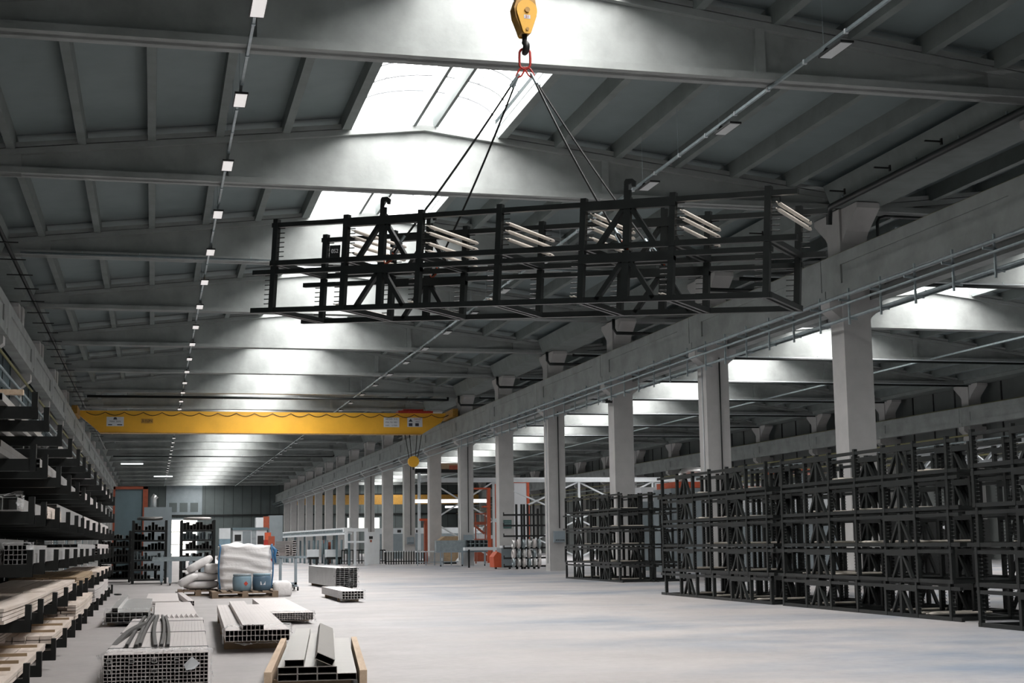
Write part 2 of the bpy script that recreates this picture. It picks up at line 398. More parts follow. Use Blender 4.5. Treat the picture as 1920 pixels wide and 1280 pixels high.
# ------------------------------------------------------------------ stacking racks
RL, RW, PITCH = 5.63, .93, .52
PX = [i*RL/6 for i in range(7)]
def make_rack(hook=True):
    r = empty('stacking_rack')
    for y in (0, RW):
        MB().box(-.05,y-.025,0,RL+.28,y+.025,.055).build('bottom_rail', 'rack', r)
        MB().box(-.05,y-.025,.425,RL+.28,y+.025,.475).build('top_rail', 'rack', r)
        for a in (1, 4):
            xm = (PX[a]+PX[a+1])/2
            MB().box(PX[a]-.03,y-.032,.385,PX[a+1]+.03,y+.032,.476).build('lifting_beam', 'rack', r)
            b = MB()
            for s_ in (-1, 1): b.bar((xm+s_*.05,y,.38),(xm+s_*.30,y,.03),.045,.05,(0,1,0))
            b.build('a_brace', 'rack', r)
            MB().box(xm-.035,y-.028,.03,xm+.035,y+.028,.50).build('king_post', 'rack', r)
            hk = MB()
            pl = [(-.045,.50),(.03,.50),(.03,.57),(-.005,.57),(-.005,.625),(.03,.635),(.04,.60),(.07,.60),(.075,.655),(.04,.68),(-.03,.68),(-.045,.655)]
            hk.prism([(xm+u,w) for u,w in pl], y-.012, y+.012)
            if hook: hk.build('stacking_hook', 'rack', r)
        for x in PX:
            p = MB().box(x-.03,y-.03,0,x+.03,y+.03,.515).build('post', 'rack', r)
            g = MB()
            for i in range(7): g.tube([(x+.02,y,.10+i*.052),(x+.115,y,.10+i*.052)], .006, 5)
            g.build('peg_row', 'rack', p)
    for x in PX:
        c = MB(); c.box(x-.055,0,.002,x-.02,RW,.05); c.box(x+.02,0,.002,x+.055,RW,.05); c.build('cross_bar', 'rack', r)
    return r
rackA = make_rack(True); trA = tree_of(rackA)
rackB = make_rack(False); trB = tree_of(rackB)
HO = Vector((1.217,15.911,3.701))
HR = (Matrix.Rotation(-.734,3,'Z') @ Matrix.Rotation(.062,3,'Y'))
def HP(l, w, z): return HO + HR @ Vector((l,w,z))
rackA.location = HP(0,0,PITCH); rackA.rotation_euler = HR.to_euler()
tag(rackA, 'dark steel stacking rack hanging in the slings, the upper of the two', 'rack', 'two racks hanging from the crane')
rackB.location = HP(RL,RW,0); rackB.rotation_euler = (HR @ Matrix.Rotation(PI,3,'Z')).to_euler()
tag(rackB, 'dark steel stacking rack hanging in the slings, the lower of the two', 'rack', 'two racks hanging from the crane')
# number plate 052 on the upper rack
def text(s, size, m, parent, loc, rot=(PI/2,0,0), name='lettering', depth=.0015):
    cu = bpy.data.curves.new(name, 'FONT'); cu.body = s; cu.size = size; cu.extrude = depth; cu.align_x = 'CENTER'; cu.align_y = 'CENTER'
    tmp = bpy.data.objects.new(name, cu); me = bpy.data.meshes.new_from_object(tmp); bpy.data.objects.remove(tmp); bpy.data.curves.remove(cu)
    me.materials.clear(); me.materials.append(M[m]); o = bpy.data.objects.new(name, me); COL.objects.link(o); o.parent = parent; o.location = loc; o.rotation_euler = rot
    return o
pt = MB().box(PX[1]-.17,-.055,.05,PX[1]-.035,-.047,.18).build('number_plate', 'black', rackA)
text('052', .062, 'sign', pt, (PX[1]-.10,-.057,.115), (PI/2,0,0))

# pale rods lying across the hanging rack on its pegs
rodmb = MB().tube([(0,-.03,0),(0,.02,0)], .006, 6).tube([(0,.02,0),(0,.06,0),(0,RW+.08,0),(0,RW+.12,0)], [.010,.019,.019,.010], 8)
rodp = None
def rod(loc, rot, label, group):
    global rodp
    if rodp is None: rodp = o = rodmb.build('support_rod', 'rod', smooth=True)
    else: o = rodp.copy(); COL.objects.link(o)
    o.location = loc; o.rotation_euler = rot; tag(o, label, 'rod', group)
HE = HR.to_euler()
pn = ['first','second','third','fourth','fifth','sixth','seventh']
for i, hs in {1:(.40,.33,.25,.16), 2:(.40,.33,.22,.14), 3:(.38,.30,.22), 4:(.42,.36,.28,.18), 5:(.40,.33,.24), 6:(.42,.36)}.items():
    for z in hs: rod(HP(PX[i]+.085,0,PITCH+z-.06), HE, 'cream rod lying across the hanging upper rack beside its %s upright from the left' % pn[i], 'cream rods at the %s upright of the hanging rack' % pn[i])
for i in range(1, 6): rod(HP(PX[i]-.12,.03,.075), HE, 'cream rod low in the hanging lower rack near its %s upright from the left' % pn[i], 'bottom cream rods at the %s upright' % pn[i])

# rack stacks on the floor along the right
stacks = [('fourth nearest', 13.15, 46.25, 2, 0), ('third nearest', 10.92, 30.55, 2, 0), ('second nearest', 10.95, 24.3, 2, 0), ('nearest', 10.58, 17.35, 2, 0)]
row = ['aisle row','second row','back row']
TN = ['bottom','second','third','fourth','top']
for si, (sn, x0, y0, nr, _) in enumerate(stacks):
    for rr_ in range(nr):
        for t in range(5):
            jx = random.uniform(-.03,.03); jy = random.uniform(-.07,.07)
            flip = (t*3+rr_*2+si) % 4 == 1
            if flip: o = copy_tree(rackB, trB, (x0+rr_*1.04+jx+RW, y0-RL+jy, t*PITCH), (0,0,PI/2))
            else: o = copy_tree(rackB, trB, (x0+rr_*1.04+jx, y0+jy, t*PITCH), (0,0,-PI/2))
            if t == 0: o.location.z = 0.001
            tag(o, 'dark steel stacking rack, %s tier, %s of the %s right-hand pile' % (TN[t], row[rr_], sn), 'rack', 'stacking racks piled on the floor')
            if rr_ == 0:
                for j in range(4):
                    i = random.choice([1,2,3,4,5])
                    rod((x0+jx+.02, y0+jy-PX[i]-random.uniform(-.25,.25), t*PITCH+.072), (0,0,-PI/2), 'cream rod in the %s tier of the %s rack pile' % (TN[t], sn), 'cream rods, %s tier, %s pile' % (TN[t], sn))

# ------------------------------------------------------------------ front hook block, master link and slings
AP = Vector((3.72,14.35,6.27))
hb = empty('crane_hook_block', AP)
tag(hb, 'yellow crane hook block with the number 51 hanging at the top edge of the photo', 'hook')
view = math.atan2(AP.x, AP.y)
def rotz(v, a=-.28): return Vector((v[0]*math.cos(a)-v[1]*math.sin(a), v[0]*math.sin(a)+v[1]*math.cos(a), v[2]))
def cheek(yo):
    pts = []
    for i in range(13):
        t = -PI*.12 + (PI*1.24)*i/12; pts.append((.115*math.cos(t), .47+.115*math.sin(t)))
    pts = pts + [(-.045,.235),(-.03,.215),(.03,.215),(.045,.235)]
    return MB().prism(pts, yo-.008, yo+.008)
sub = empty('x'); bpy.data.objects.remove(sub)
hb.rotation_euler = (0,0,.08)
# front face towards the camera (-y), back plate behind
for yo in (-.085, .085): cheek(yo).build('side_plate', 'yellow', hb)
sh = MB()
for yy in (-.045,.02): 
    sh.tube([(0,yy,.47),(0,yy+.035,.47)], .125, 24)
sh.build('sheave', 'yelld', hb)
gu = MB(); gu.prism([(-.12,.40),(-.135,.50),(-.10,.60),(.10,.60),(.12,.50),(.115,.42),(.05,.23),(-.05,.23)], -.07, .07); gu.build('sheave_guard', 'yelld', hb)
MB().tube([(0,-.11,.47),(0,.11,.47)], .028, 16).build('axle', 'yelld', hb)
MB().tube([(0,-.105,.26),(0,.105,.26)], .018, 12).build('trunnion_pin', 'yelld', hb)
pl_ = MB().box(-.035,-.096,.375,.035,-.094,.415).build('number_label', 'sign', hb); text('51', .04, 'inkr', pl_, (0,-.098,.394))
hk = MB(); hk.tube([(0,0,.24),(0,0,.17),(0,-.0,.14)], [.03,.026,.03], 12)
pts = []
for i in range(15):
    t = PI*.5 - (PI*1.45)*i/14; pts.append((.0, -.055*math.cos(t)*1.0, .085+.055*math.sin(t)))
hk.tube(pts, [.032,.032,.032,.034,.036,.037,.037,.036,.034,.031,.028,.024,.02,.016,.010], 12)
hk.build('hook', 'black', hb, smooth=True)
rp = MB()
for dx in (-.09,.09):
    rp.tube([(dx,-.02,.47),(dx,-.02,3.4)], .009, 6); rp.tube([(dx,.045,.47),(dx,.045,3.4)], .009, 6)
rp.build('hoist_rope', 'dark', hb)
def link(mb, c, w, h, r, ax, up):          # oval chain link in the plane of ax and up
    c = Vector(c); ax = Vector(ax).normalized(); up = Vector(up).normalized(); pts = []
    for i in range(25):
        t = 2*PI*i/24; px = (w/2)*math.cos(t); pz = math.sin(t)*(w/2) + math.copysign((h-w)/2, math.sin(t)) if abs(math.sin(t)) > 1e-6 else 0
        pts.append(c + ax*px + up*pz)
    mb.tube(pts, r, 8, cap=False)
sl = empty('four_leg_sling', AP); tag(sl, 'four-legged wire rope sling with red master link carrying the racks', 'sling')
mb = MB(); link(mb, (0,0,-.035), .115, .225, .013, (math.cos(-.25),math.sin(-.25),0), (0,0,1)); mb.build('master_link', 'red', sl, smooth=True)
att = [(HP(1.41+.06,0,PITCH-.02),-1), (HP(1.41+.06,RW,PITCH-.02),-1), (HP(4.22,0,PITCH-.02),1), (HP(4.22,RW,PITCH-.02),1)]
ax = Vector((math.cos(-.25),math.sin(-.25),0))
for sgn in (-1, 1):
    mb = MB(); d = Vector((ax.x*sgn*.55, ax.y*sgn*.55, -1)).normalized()
    c = Vector((0,0,-.135)) + ax*(sgn*.02) + d*.055
    link(mb, c, .06, .12, .011, ax, d); mb.build('sub_link', 'red', sl, smooth=True)
for q, sgn in att:
    top = Vector((0,0,-.145)) + ax*(sgn*.065) + Vector((0,0,-.055)); end = q - AP
    mid = (top+end)/2
    dd = (end-top)
    sag = Vector((ax.x*sgn, ax.y*sgn, 0))*(-.03)
    pts = [top + dd*t + sag*math.sin(PI*t) for t in [i/10 for i in range(11)]]
    leg = MB().tube(pts, .0115, 6).build('sling_leg', 'dark', sl)
    MB().tube([top, top+dd.normalized()*.16], .017, 8).build('ferrule', 'galv', leg)
    MB().tube([end-dd.normalized()*.34, end-dd.normalized()*.22], .018, 8).build('ferrule', 'galv', leg)
    mb = MB(); u = dd.normalized(); sidev = u.cross(Vector((0,1,0))).normalized()
    link(mb, end-u*.16, .055, .13, .008, sidev, u); mb.build('thimble', 'galv', leg)
    mb = MB(); mb.tube([end-u*.12, end-u*.05+sidev*.03, end+u*.03, end-u*.0-sidev*.03], [.012,.014,.014,.008], 8); mb.build('safety_hook', 'orange', leg, smooth=True)

# ------------------------------------------------------------------ yellow overhead crane
YC = 78.0
cr_ = empty('overhead_crane', (5.85, YC, 0)); tag(cr_, 'yellow overhead travelling crane bridge spanning the near nave', 'crane')
g = MB(); g.prism([(-9.62,7.95),(-8.6,7.08),(8.25,7.08),(9.3,7.72),(9.58,8.2),(-9.62,8.2)], -.3, .3); gi = g.build('bridge_girder', 'yellow', cr_)
MB().box(-8.6,-.36,7.05,8.25,.36,7.08).build('lower_flange', 'yelld', cr_)
for s_ in (-1, 1):
    MB().box(s_*9.82-.14,-1.6,7.93,s_*9.82+.14,1.6,8.35).build('end_carriage', 'yelld', cr_)
    for yy in (-1.25, 1.25): MB().tube([(s_*9.9-.06,yy,8.06),(s_*9.9+.06,yy,8.06)], .13, 14).build('wheel', 'dark', cr_)
tl = MB(); tl.box(6.9,-.5,8.2,8.8,.5,8.32); tl.box(7.2,-.35,8.32,8.3,.35,8.42); tl.build('trolley', 'red', cr_)
cb = MB(); x = -9.3
while x < 9:
    w = .95; cb.tube([(x+w*i/8,-.34,8.12-.16*math.sin(PI*i/8)) for i in range(9)], .016, 4); x += w
cb.build('festoon_cable', 'dark', cr_)
def plate(x0, z0, x1, z1, m, name='plate'): return MB().box(x0,-.315,z0,x1,-.302,z1).build(name, m, cr_)
s1 = plate(-8.28,7.40,-7.42,7.88,'sign','maker_plate')
MB().prism([(-7.95,7.74),(-7.75,7.74),(-7.79,7.86),(-7.91,7.86)], -.322, -.318).build('emblem', 'ink', s1)
text('MAK SAN', .13, 'ink', s1, (-7.85,-.32,7.64)); MB().box(-8.2,-.322,7.45,-8.0,-.318,7.5).build('small_print', 'ink', s1); MB().box(-7.75,-.322,7.45,-7.5,-.318,7.5).build('small_print', 'ink', s1)
s2 = plate(-6.55,7.56,-5.95,7.80,'yelld','load_plate'); text('5 TON', .17, 'black', s2, (-6.25,-.32,7.68))
s3 = plate(6.13,7.44,6.98,7.96,'sign','rating_plate')
for zz, tx in ((7.87,'SERI NO:  2115'),(7.70,'IMAL YILI: 2021'),(7.53,'KAP. :   5 TON')): text(tx, .10, 'ink', s3, (6.55,-.32,zz))
s4 = plate(7.42,7.46,8.25,7.96,'sign','warning_plate')
MB().prism([(7.48,7.74),(7.72,7.74),(7.60,7.90)], -.322, -.318).build('warning_mark', 'ink', s4); text('DIKKAT', .11, 'inkr', s4, (7.98,-.32,7.88)); text('VINC', .10, 'ink', s4, (7.98,-.32,7.74))
for a in (7.5, 7.85): MB().box(a,-.322,7.50,a+.2,-.318,7.66).build('pictogram', 'ink', s4)
# its hook hanging low by the pillars
h2 = empty('crane_hook_block', (13.65,YC,5.6)); tag(h2, 'small yellow hook block hanging from the bridge crane in front of the pillars', 'hook')
MB().tube([(0,-.1,0),(0,.1,0)], .30, 16).build('sheave', 'yellow', h2); MB().tube([(0,0,-.25),(0,0,-.45)], .05, 8).build('hook', 'black', h2)
rp = MB()
for dx in (-.45,-.2,.2,.45): rp.tube([(dx*.5,0,.1),(dx,0,1.45)], .02, 5)
rp.build('hoist_rope', 'dark', h2)
c2 = empty('overhead_crane', (29,YB-12,0)); tag(c2, 'ochre overhead crane bridge far back in the second nave', 'crane')
MB().box(-11.6,-.4,6.2,11.6,.4,7.4).build('bridge_girder', 'yelld', c2); MB().box(-11.6,-.4,7.4,11.6,.4,7.55).build('upper_flange', 'dark', c2)

# ------------------------------------------------------------------ lamps on suspended tracks
lp = empty('industrial_lamp')
MB().box(-.115,-.40,.0,.115,.40,.035).build('lamp_frame', 'black', lp)
MB().box(-.098,-.375,-.006,.098,.365,.0).build('diffuser', 'lampg', lp)
MB().box(-.09,.28,.035,.09,.40,.075).build('driver_box', 'black', lp)
MB().prism([(-.07,.07),(.07,.07),(.02,.15),(-.02,.15)], .30, .34).build('bracket', 'dark', lp)
trl = tree_of(lp)
lp2 = copy_tree(lp, trl)
for c in list(kids(lp2)):
    if 'diffuser' in c.name: c.data = c.data.copy(); c.data.materials[0] = M['lampg2']
trl2 = tree_of(lp2)
LY = [20.4+4.525*i for i in range(-3, 34)]
used1 = used2 = False
for (x, sd) in ((1.33,'left'), (10.4,'right')):
    z = 8.86
    for i, y in enumerate(LY):
        P_, T_ = (lp, trl) if sd == 'left' else (lp2, trl2)
        if sd == 'left' and not used1: o = P_; used1 = True
        elif sd == 'right' and not used2: o = P_; used2 = True
        else: o = copy_tree(P_, T_)
        o.location = (x, y, z)
        q = i-3
        tag(o, ('flat rectangular lamp on the %s lighting track, %s' % (sd, 'the nearest in the photo' if q == 0 else ('%s nearest in the photo' % ORD[q] if 0 < q < 23 else ('one of the tiny ones far back' if q > 0 else 'out of view towards the camera')))), 'lamp', 'lamps on the %s track' % sd)
    t = empty('lighting_track', (x,0,0)); tag(t, 'thin suspended lighting track along the %s side of the near nave' % sd, 'track')
    MB().box(-.022,YF+1,z+.16,.022,YB-1,z+.215).build('rail', 'galv', t)
    cl = MB()
    for y in [YF+2+1.5*i for i in range(130)]: cl.box(-.03,y,z+.145,.03,y+.05,z+.225)
    cl.build('joint_clip', 'galv' if sd == 'left' else 'whitep', t)
    wi = MB()
    for y in [5+2.26*i for i in range(60)]:
        wi.tube([(0,y,z+.2),(.0,y,ZT-SL*4.5+.25)], .0035, 3)
    wi.build('hanger_wire', 'galv', t)
# lighting track of the second nave
t = empty('lighting_track', (24.5,0,0)); tag(t, 'thin lighting track crossing behind the pillars in the second nave', 'track')
MB().box(-.03,YF+1,9.0,.03,YB-1,9.07).build('rail', 'galv', t)
t = empty('lighting_track', (33.5,0,0)); tag(t, 'thin lighting track over the far right of the second nave', 'track')
MB().box(-.03,YF+1,9.0,.03,YB-1,9.07).build('rail', 'galv', t)

# ------------------------------------------------------------------ pipes
def pipe(name, label, pts, r, m, cat='pipe', clips=None, cm='galv'):
    t = empty(name, (0,0,0)); tag(t, label, cat)
    MB().tube(pts, r, 10).build('pipe', m, t, smooth=True)
    if clips:
        for c in clips: pass
        for (a, b) in clips: MB().bar(a, b, .03, .03).build('bracket', cm, t)
    return t
pipe('drain_pipe', 'black horizontal pipe under the gutter along the right pillar row', [(15.5,8,8.98),(15.5,31.0,8.98),(15.55,31.2,8.95),(15.55,31.25,8.6)], .075, 'pipe', clips=[((15.5,y,9.0),(15.5,y,9.12)) for y in [10+1.7*i for i in range(13)]])
for j, (x, lb) in enumerate(((15.0,'right'),)):
    for i, y in enumerate((25.2, 27.3, 29.4, 34, 36.2)):
        o = MB(); o.box(x-.32,y-.02,8.93,x+.05,y+.02,8.96); o.box(x+.03,y-.03,8.88,x+.06,y+.03,9.01); o = o.build('anchor_pin', 'black'); tag(o, 'black T-shaped steel pin under the roof by the right gutter, %s from the camera' % ORD[i], 'pin', 'black pins under the right gutter')
pipe('drain_pipe', 'dark pipe hung on cross pins along the left edge of the roof', [(-3.8,36,8.95),(-3.8,120,8.95)], .055, 'pipe', clips=[((-4.15,y,8.85),(-3.45,y,8.85)) for y in [38+2.3*i for i in range(30)]], cm='black')
def cross(y, z, label, r=.055, m='pipe', x0=-3.4, x1=15.2):
    return pipe('sprinkler_pipe', label, [(x0,y,z),(x1,y,z),(x1+.15,y,z),(x1+.15,y,z+.15)], r, m, clips=[((x,y-.01,z-.09),(x,y-.01,z+.13)) for x in [x0+1+1.95*i for i in range(9)]])
cross(76.9, 8.86, 'black pipe crossing the near nave just above the yellow crane bridge', .07)
cross(128.5, 8.9, 'thin black pipe crossing the near nave behind the yellow crane bridge')
pipe('conduit_pair', 'pale pair of conduits crossing the near nave under the third roof beam in view', [(-3.6,40.3,9.05),(15.5,40.3,9.05)], .03, 'galv', clips=[((x,40.3,9.0),(x,40.3,9.14)) for x in [-2+1.5*i for i in range(11)]])
for i, y in enumerate((40.2, 58.3, 67.4, 76.4, 85.5, 94.5, 103.6)):
    pipe('sprinkler_pipe', 'black pipe crossing the second nave under the roof, %s nearest' % ORD[i] , [(17.0,y,8.95),(41,y,8.95)], .06, 'pipe', clips=[((x,y,8.9),(x,y,9.1)) for x in [19+2.3*j for j in range(9)]])
    pipe('conduit_pipe', 'pale thin conduit crossing the second nave beside the %s nearest black pipe' % ORD[i], [(17.0,y-.3,8.98),(41,y-.3,8.98)], .025, 'whitep')
pipe('down_pipe', 'black elbow pipe beside the nearest pillar above the runway beam', [(16.9,31.4,7.6),(16.9,31.4,8.75),(16.95,31.4,8.85),(17.1,31.4,8.9),(22,31.4,8.9)], .04, 'pipe')
for k in (1,2,3,4,5):
    pipe('down_pipe', 'black elbow pipe under the gutter at the %snearest pillar' % nth(k), [(15.75,yk(k)-1.3,9.0),(15.75,yk(k)-1.3,8.65),(15.85,yk(k)-1.3,8.5),(18.5,yk(k)-1.3,8.5)], .06, 'pipe')
# galvanised service lines and hangers below the runway beam
for i, (x, z, r, lb) in enumerate(((15.30,6.70,.035,'upper'),(15.38,6.52,.028,'middle'),(15.62,6.25,.038,'lower'))):
    pipe('service_pipe', 'galvanised %s pipe running below the right crane runway beam' % lb, [(x,6,z),(x,YB-1,z)], r, 'galv')
for i in range(42):
    y = 12.2+1.51*i
    hgr = empty('pipe_hanger', (15.5,y,0)); MB().box(-.02,-.02,6.05,.02,.02,6.9).build('rod', 'galv', hgr)
    MB().bar((-.25,0,6.62),(.05,0,6.60),.04,.05).build('arm', 'galv', hgr); MB().bar((.0,0,6.20),(.2,0,6.18),.03,.04).build('arm', 'galv', hgr)
    tag(hgr, 'galvanised drop hanger below the right crane runway beam', 'hanger', 'galvanised hangers below the right runway beam')
for i, (x, z, m) in enumerate(((-4.2,6.2,'galv'),(-4.24,5.9,'galv'),(-4.1,6.5,'green'),(-4.22,5.2,'galv'),(-4.22,4.6,'galv'))):
    pipe('service_pipe', ['thin galvanised pipe under the left runway beam, nearest the beam','second galvanised pipe under the left runway beam','greenish pipe under the left runway beam','galvanised pipe on the left wall','lowest galvanised pipe on the left wall'][i], [(x,6,z),(x,YB-1,z)], .04, m)
for i, z in enumerate((6.35, 6.0, 5.6, 5.2)):
    pipe('service_pipe', 'olive pipe on the outer wall of the second nave, %s from the top' % ORD[i], [(40.6-.2*i,20,z),(40.6-.2*i,YB-1,z)], .05, 'green' if i != 1 else 'galv', clips=[((40.6-.2*i,y,z),(41.2,y,z)) for y in [30+2.26*j for j in range(30)]], cm='wallc')
# cables and switch boxes on pillars
for k, hz in ((1,0),(3,1),(5,1),(7,1),(9,0)):
    y = yk(k)-.36
    pipe('power_cable', 'black cable running down the front of the %snearest middle-row pillar' % nth(k), [(16.42,y-.02,6.6),(16.42,y-.02,1.75)], .022, 'pipe')
    pipe('cable_conduit', 'pale conduit down the aisle face of the %snearest middle-row pillar' % nth(k), [(15.98,y+.3,6.5),(15.98,y+.3,.3)], .015, 'whitep')
for k in (3,5,7,9):
    y = yk(k)-.35
    b = empty('switch_box', (16.38,y,1.4)); tag(b, 'grey electrical socket box on the %snearest middle-row pillar' % nth(k), 'box', 'socket boxes on the pillars')
    MB().box(-.23,-.12,-.23,.25,0,.23).build('box_body', 'trest', b)
    s = MB()
    for i in range(5): s.tube([(-.14+i*.08,-.12,-.14),(-.14+i*.08,-.15,-.14)], .022, 8)
    s.build('socket', 'black', b)
sg = empty('notice_sign', (15.98,yk(4)-.37,2.0)); tag(sg, 'dark green notice on the face of the fifth pillar beside the black coil shelving', 'sign')
MB().box(.2,-.02,-.15,.6,0,.25).build('panel', 'signg', sg)
for i in range(4): MB().box(.24,-.026,.17-i*.08,.56,-.02,.19-i*.08).build('text_line', 'galv', sg)
for k in (3,4):
    for s_, zz in ((1, .0),):
        pass
cam1 = empty('security_camera', (15.95,yk(2)-.3,6.15)); tag(cam1, 'small dark camera on the third nearest middle-row pillar', 'camera')
MB().box(-.25,-.05,-.05,.0,.05,.05).build('camera_body', 'black', cam1); MB().tube([(-.27,0,0),(-.42,-.1,-.02)], .04, 8).build('lens_hood', 'whitep', cam1)
hm = pipe('wall_stay', 'thin grey bracket pipe bent beside the nearest pillar over the runway beam', [(17.05,31.0,7.2),(17.05,31.0,8.45),(17.15,31.0,8.55),(19.5,31.0,8.5)], .03, 'galv')

# ------------------------------------------------------------------ bundles of profiles
def profile_bundle(label, loc, rz, w, h, L, nx, nz, m='alu', film=False, cat='bundle', group=None, extra=None, rag=.03, t=.003, bearers=0, bh=.09, blocks=None, straps=0, name='profile_bundle', frontm=None):
    b = empty(name, loc, rz); tag(b, label, cat, group)
    cw, ch = w/nx, h/nz
    z0 = bh if bearers else 0
    mb = MB()
    for j in range(nz):
        for i in range(nx):
            d = random.uniform(0, rag)
            mb.shell(i*cw+.0005, z0+j*ch+.0005, cw-.001, ch-.001, d, L-random.uniform(0,rag), t)
    if extra:
        for (i0, i1) in extra:
            for i in range(i0, i1): mb.shell(i*cw, z0+nz*ch, cw-.001, ch, random.uniform(0,rag), L-.1, t)
    mb.build('profiles', m, b, fixn=False)
    for i in range(bearers):
        yy = .75+(L-1.5)*i/max(1,bearers-1)
        MB().box(-.0,yy,0,w+.0,yy+.09,bh).build('timber_bearer', 'card', b)  # darker brown stands in for the shadow beneath the bundle
    for i in range(straps):
        yy = .7+(L-1.4)*i/max(1,straps-1); s = MB()
        s.box(-.004,yy,z0-.002,w+.004,yy+.03,z0); s.box(-.004,yy,z0+h,w+.004,yy+.03,z0+h+.003); s.box(-.006,yy,z0,-.002,yy+.03,z0+h); s.box(w+.002,yy,z0,w+.006,yy+.03,z0+h)
        s.build('strap', 'dark', b)
    if film:
        n = 26; ny = 6; vs = []; e = .012; FL = .42
        per = []
        for i in range(n):
            u = i/n*4; s_ = int(u); f = u-s_
            per.append([(f,0),(1,f),(1-f,1),(0,1-f)][s_])
        for j in range(ny+1):
            y = -.06 + FL*j/ny
            for (a, c_) in per:
                r = random.uniform(.0, .022)
                if j == 0: r += random.uniform(-.02,.03)
                cx, cz = (a-.5)*2, (c_-.5)*2
                vs.append((a*w+cx*(e+r), y+(random.uniform(-.05,.02) if j == 0 else 0), max(.003, z0+c_*h+cz*(e+r*.7)+(.0 if not extra else (.03 if c_ == 1 else 0)))))
        fs = [(j*n+i, j*n+(i+1)%n, (j+1)*n+(i+1)%n, (j+1)*n+i) for j in range(ny) for i in range(n)]
        MB().add(vs, fs).build('plastic_wrap', 'film', b, smooth=True, fixn=False)
    return b
# the big wrapped block at the lower left
B1 = profile_bundle('large wrapped block of small hollow profiles at the lower left, dark strips on top', (-.335,11.40,0), -.025, .76, .385, 5.65, 25, 14, 'aluw', True, straps=3, rag=.02, t=.0028)
fr = MB()
for i in range(9):
    for j in range(5):
        if random.random() < .45: fr.shell(.02+i*.082, .02+j*.075, .036, .030, -.012, .3, .004)
fr.build('profile_ends', 'alu', B1, fixn=False)
MB().add([(.58,-.03,.30),(.64,-.04,.36),(.70,-.03,.31),(.66,-.045,.27),(.60,-.04,.26)], [(0,1,2,3,4)]).build('torn_paper', 'sign', B1)
pairs = [((238,1210),(272,1156)),((256,1211),(282,1155)),((263,1208),(290,1154)),((292,1211),(296,1154)),((303,1210),(304,1154)),((315,1210),(310,1156))]
for i, (a, b) in enumerate(pairs):
    p = atz(*a, .405); q = atz(*b, .405); mid = (p+q)/2 + Vector((random.uniform(-.05,.05),0,0))
    pts = [p*(1-t)*(1-t)+mid*2*t*(1-t)+q*t*t for t in [k/8 for k in range(9)]]
    mb = MB(); w = .024 if i not in (3,) else .03
    for k in range(8): mb.bar(pts[k], pts[k+1]+(pts[k+1]-pts[k]).normalized()*.003, w, .028)
    o = mb.build('profile_strip', 'alud'); tag(o, 'thin grey profile strip on the big wrapped block, %s from the left' % ORD[i+1], 'profile', 'grey strips on the wrapped block')
    mb = MB(); d = (pts[0]-pts[1]).normalized(); mb.bar(pts[0]+d*.004, pts[0]+d*.001, w-.006, .020); mb.build('open_end', 'black', o)
p, q = atz(200,1234,.33), atz(272,1168,.43); pts = [p+(q-p)*t+Vector((-.03*math.sin(PI*t),0,.03*math.sin(PI*t))) for t in [k/10 for k in range(11)]]
mb = MB()
for k in range(10): mb.bar(pts[k], pts[k+1]+(pts[k+1]-pts[k]).normalized()*.003, .045, .03)
tag(mb.build('profile_strip', 'alud'), 'longest grey profile strip overhanging the left edge of the wrapped block', 'profile', 'grey strips on the wrapped block')
# flat packs behind it
def slab_pack(label, loc, rz, w, L, h, n, m='board', ridges=False, name='flat_pack', cat='bundle', bend=0):
    b = empty(name, loc, rz); tag(b, label, cat)
    for j in range(n):
        mb = MB(); z = j*h/n; dx = random.uniform(-.015,.015)
        ny = 10
        if name == 'board_stack':                # loose planks side by side, ends staggered
            np_ = random.choice([3,4,5]); pw = w/np_
            for q in range(np_):
                s0 = random.uniform(-.12,.12); xx = q*pw+random.uniform(-.004,.004); sk = random.uniform(-.012,.012)
                for k in range(ny):
                    f = lambda t: bend*(2*t-1)**2
                    y0, y1 = L*k/ny+s0, L*(k+1)/ny+s0; za, zb = z+f(k/ny), z+f((k+1)/ny); a_, b_ = xx+sk*k/ny, xx+sk*(k+1)/ny; th = h/n*.8
                    mb.add([(a_,y0,za),(a_+pw*.93,y0,za),(a_+pw*.93,y0,za+th),(a_,y0,za+th),(b_,y1,zb),(b_+pw*.93,y1,zb),(b_+pw*.93,y1,zb+th),(b_,y1,zb+th)], [(0,1,2,3),(4,7,6,5),(0,4,5,1),(1,5,6,2),(2,6,7,3),(3,7,4,0)])
            mb.build('board_layer', m, b); continue
        for k in range(ny):
            f = lambda t: bend*(2*t-1)**2
            y0, y1 = L*k/ny, L*(k+1)/ny; za, zb = z+f(k/ny), z+f((k+1)/ny)
            mb.add([(dx,y0,za),(w+dx,y0,za),(w+dx,y0,za+h/n*.75),(dx,y0,za+h/n*.75),(dx,y1,zb),(w+dx,y1,zb),(w+dx,y1,zb+h/n*.75),(dx,y1,zb+h/n*.75)], [(0,1,2,3),(4,7,6,5),(0,4,5,1),(1,5,6,2),(2,6,7,3),(3,7,4,0)])
        mb.build('sheet', m, b)
    if ridges:
        mb = MB(); k = 7
        for i in range(k):
            x0 = w*.25+(w*.75)*i/k; x1 = w*.25+(w*.75)*(i+1)/k
            mb.prism([(x0,h),(x1,h),((x0+x1)/2,h+.04)], .0, .5)
        mb.build('corrugated_edge', 'aluw', b)
    return b
slab_pack('flat pack of pale sheets with a zigzag end behind the big wrapped block', (.03,20.9,0), -.005, .62, 6.6, .20, 3, 'aluw', True)
slab_pack('low flat pack of white panels farther back between the trestles and the zigzag pack', (-.12,30.3,0), -.01, .66, 5.2, .12, 2, 'aluw')
profile_bundle('narrow bundle of strips lying right of the low white flat pack', (.72,30.3,0), .02, .12, .1, 7.2, 3, 2, 'aluw')
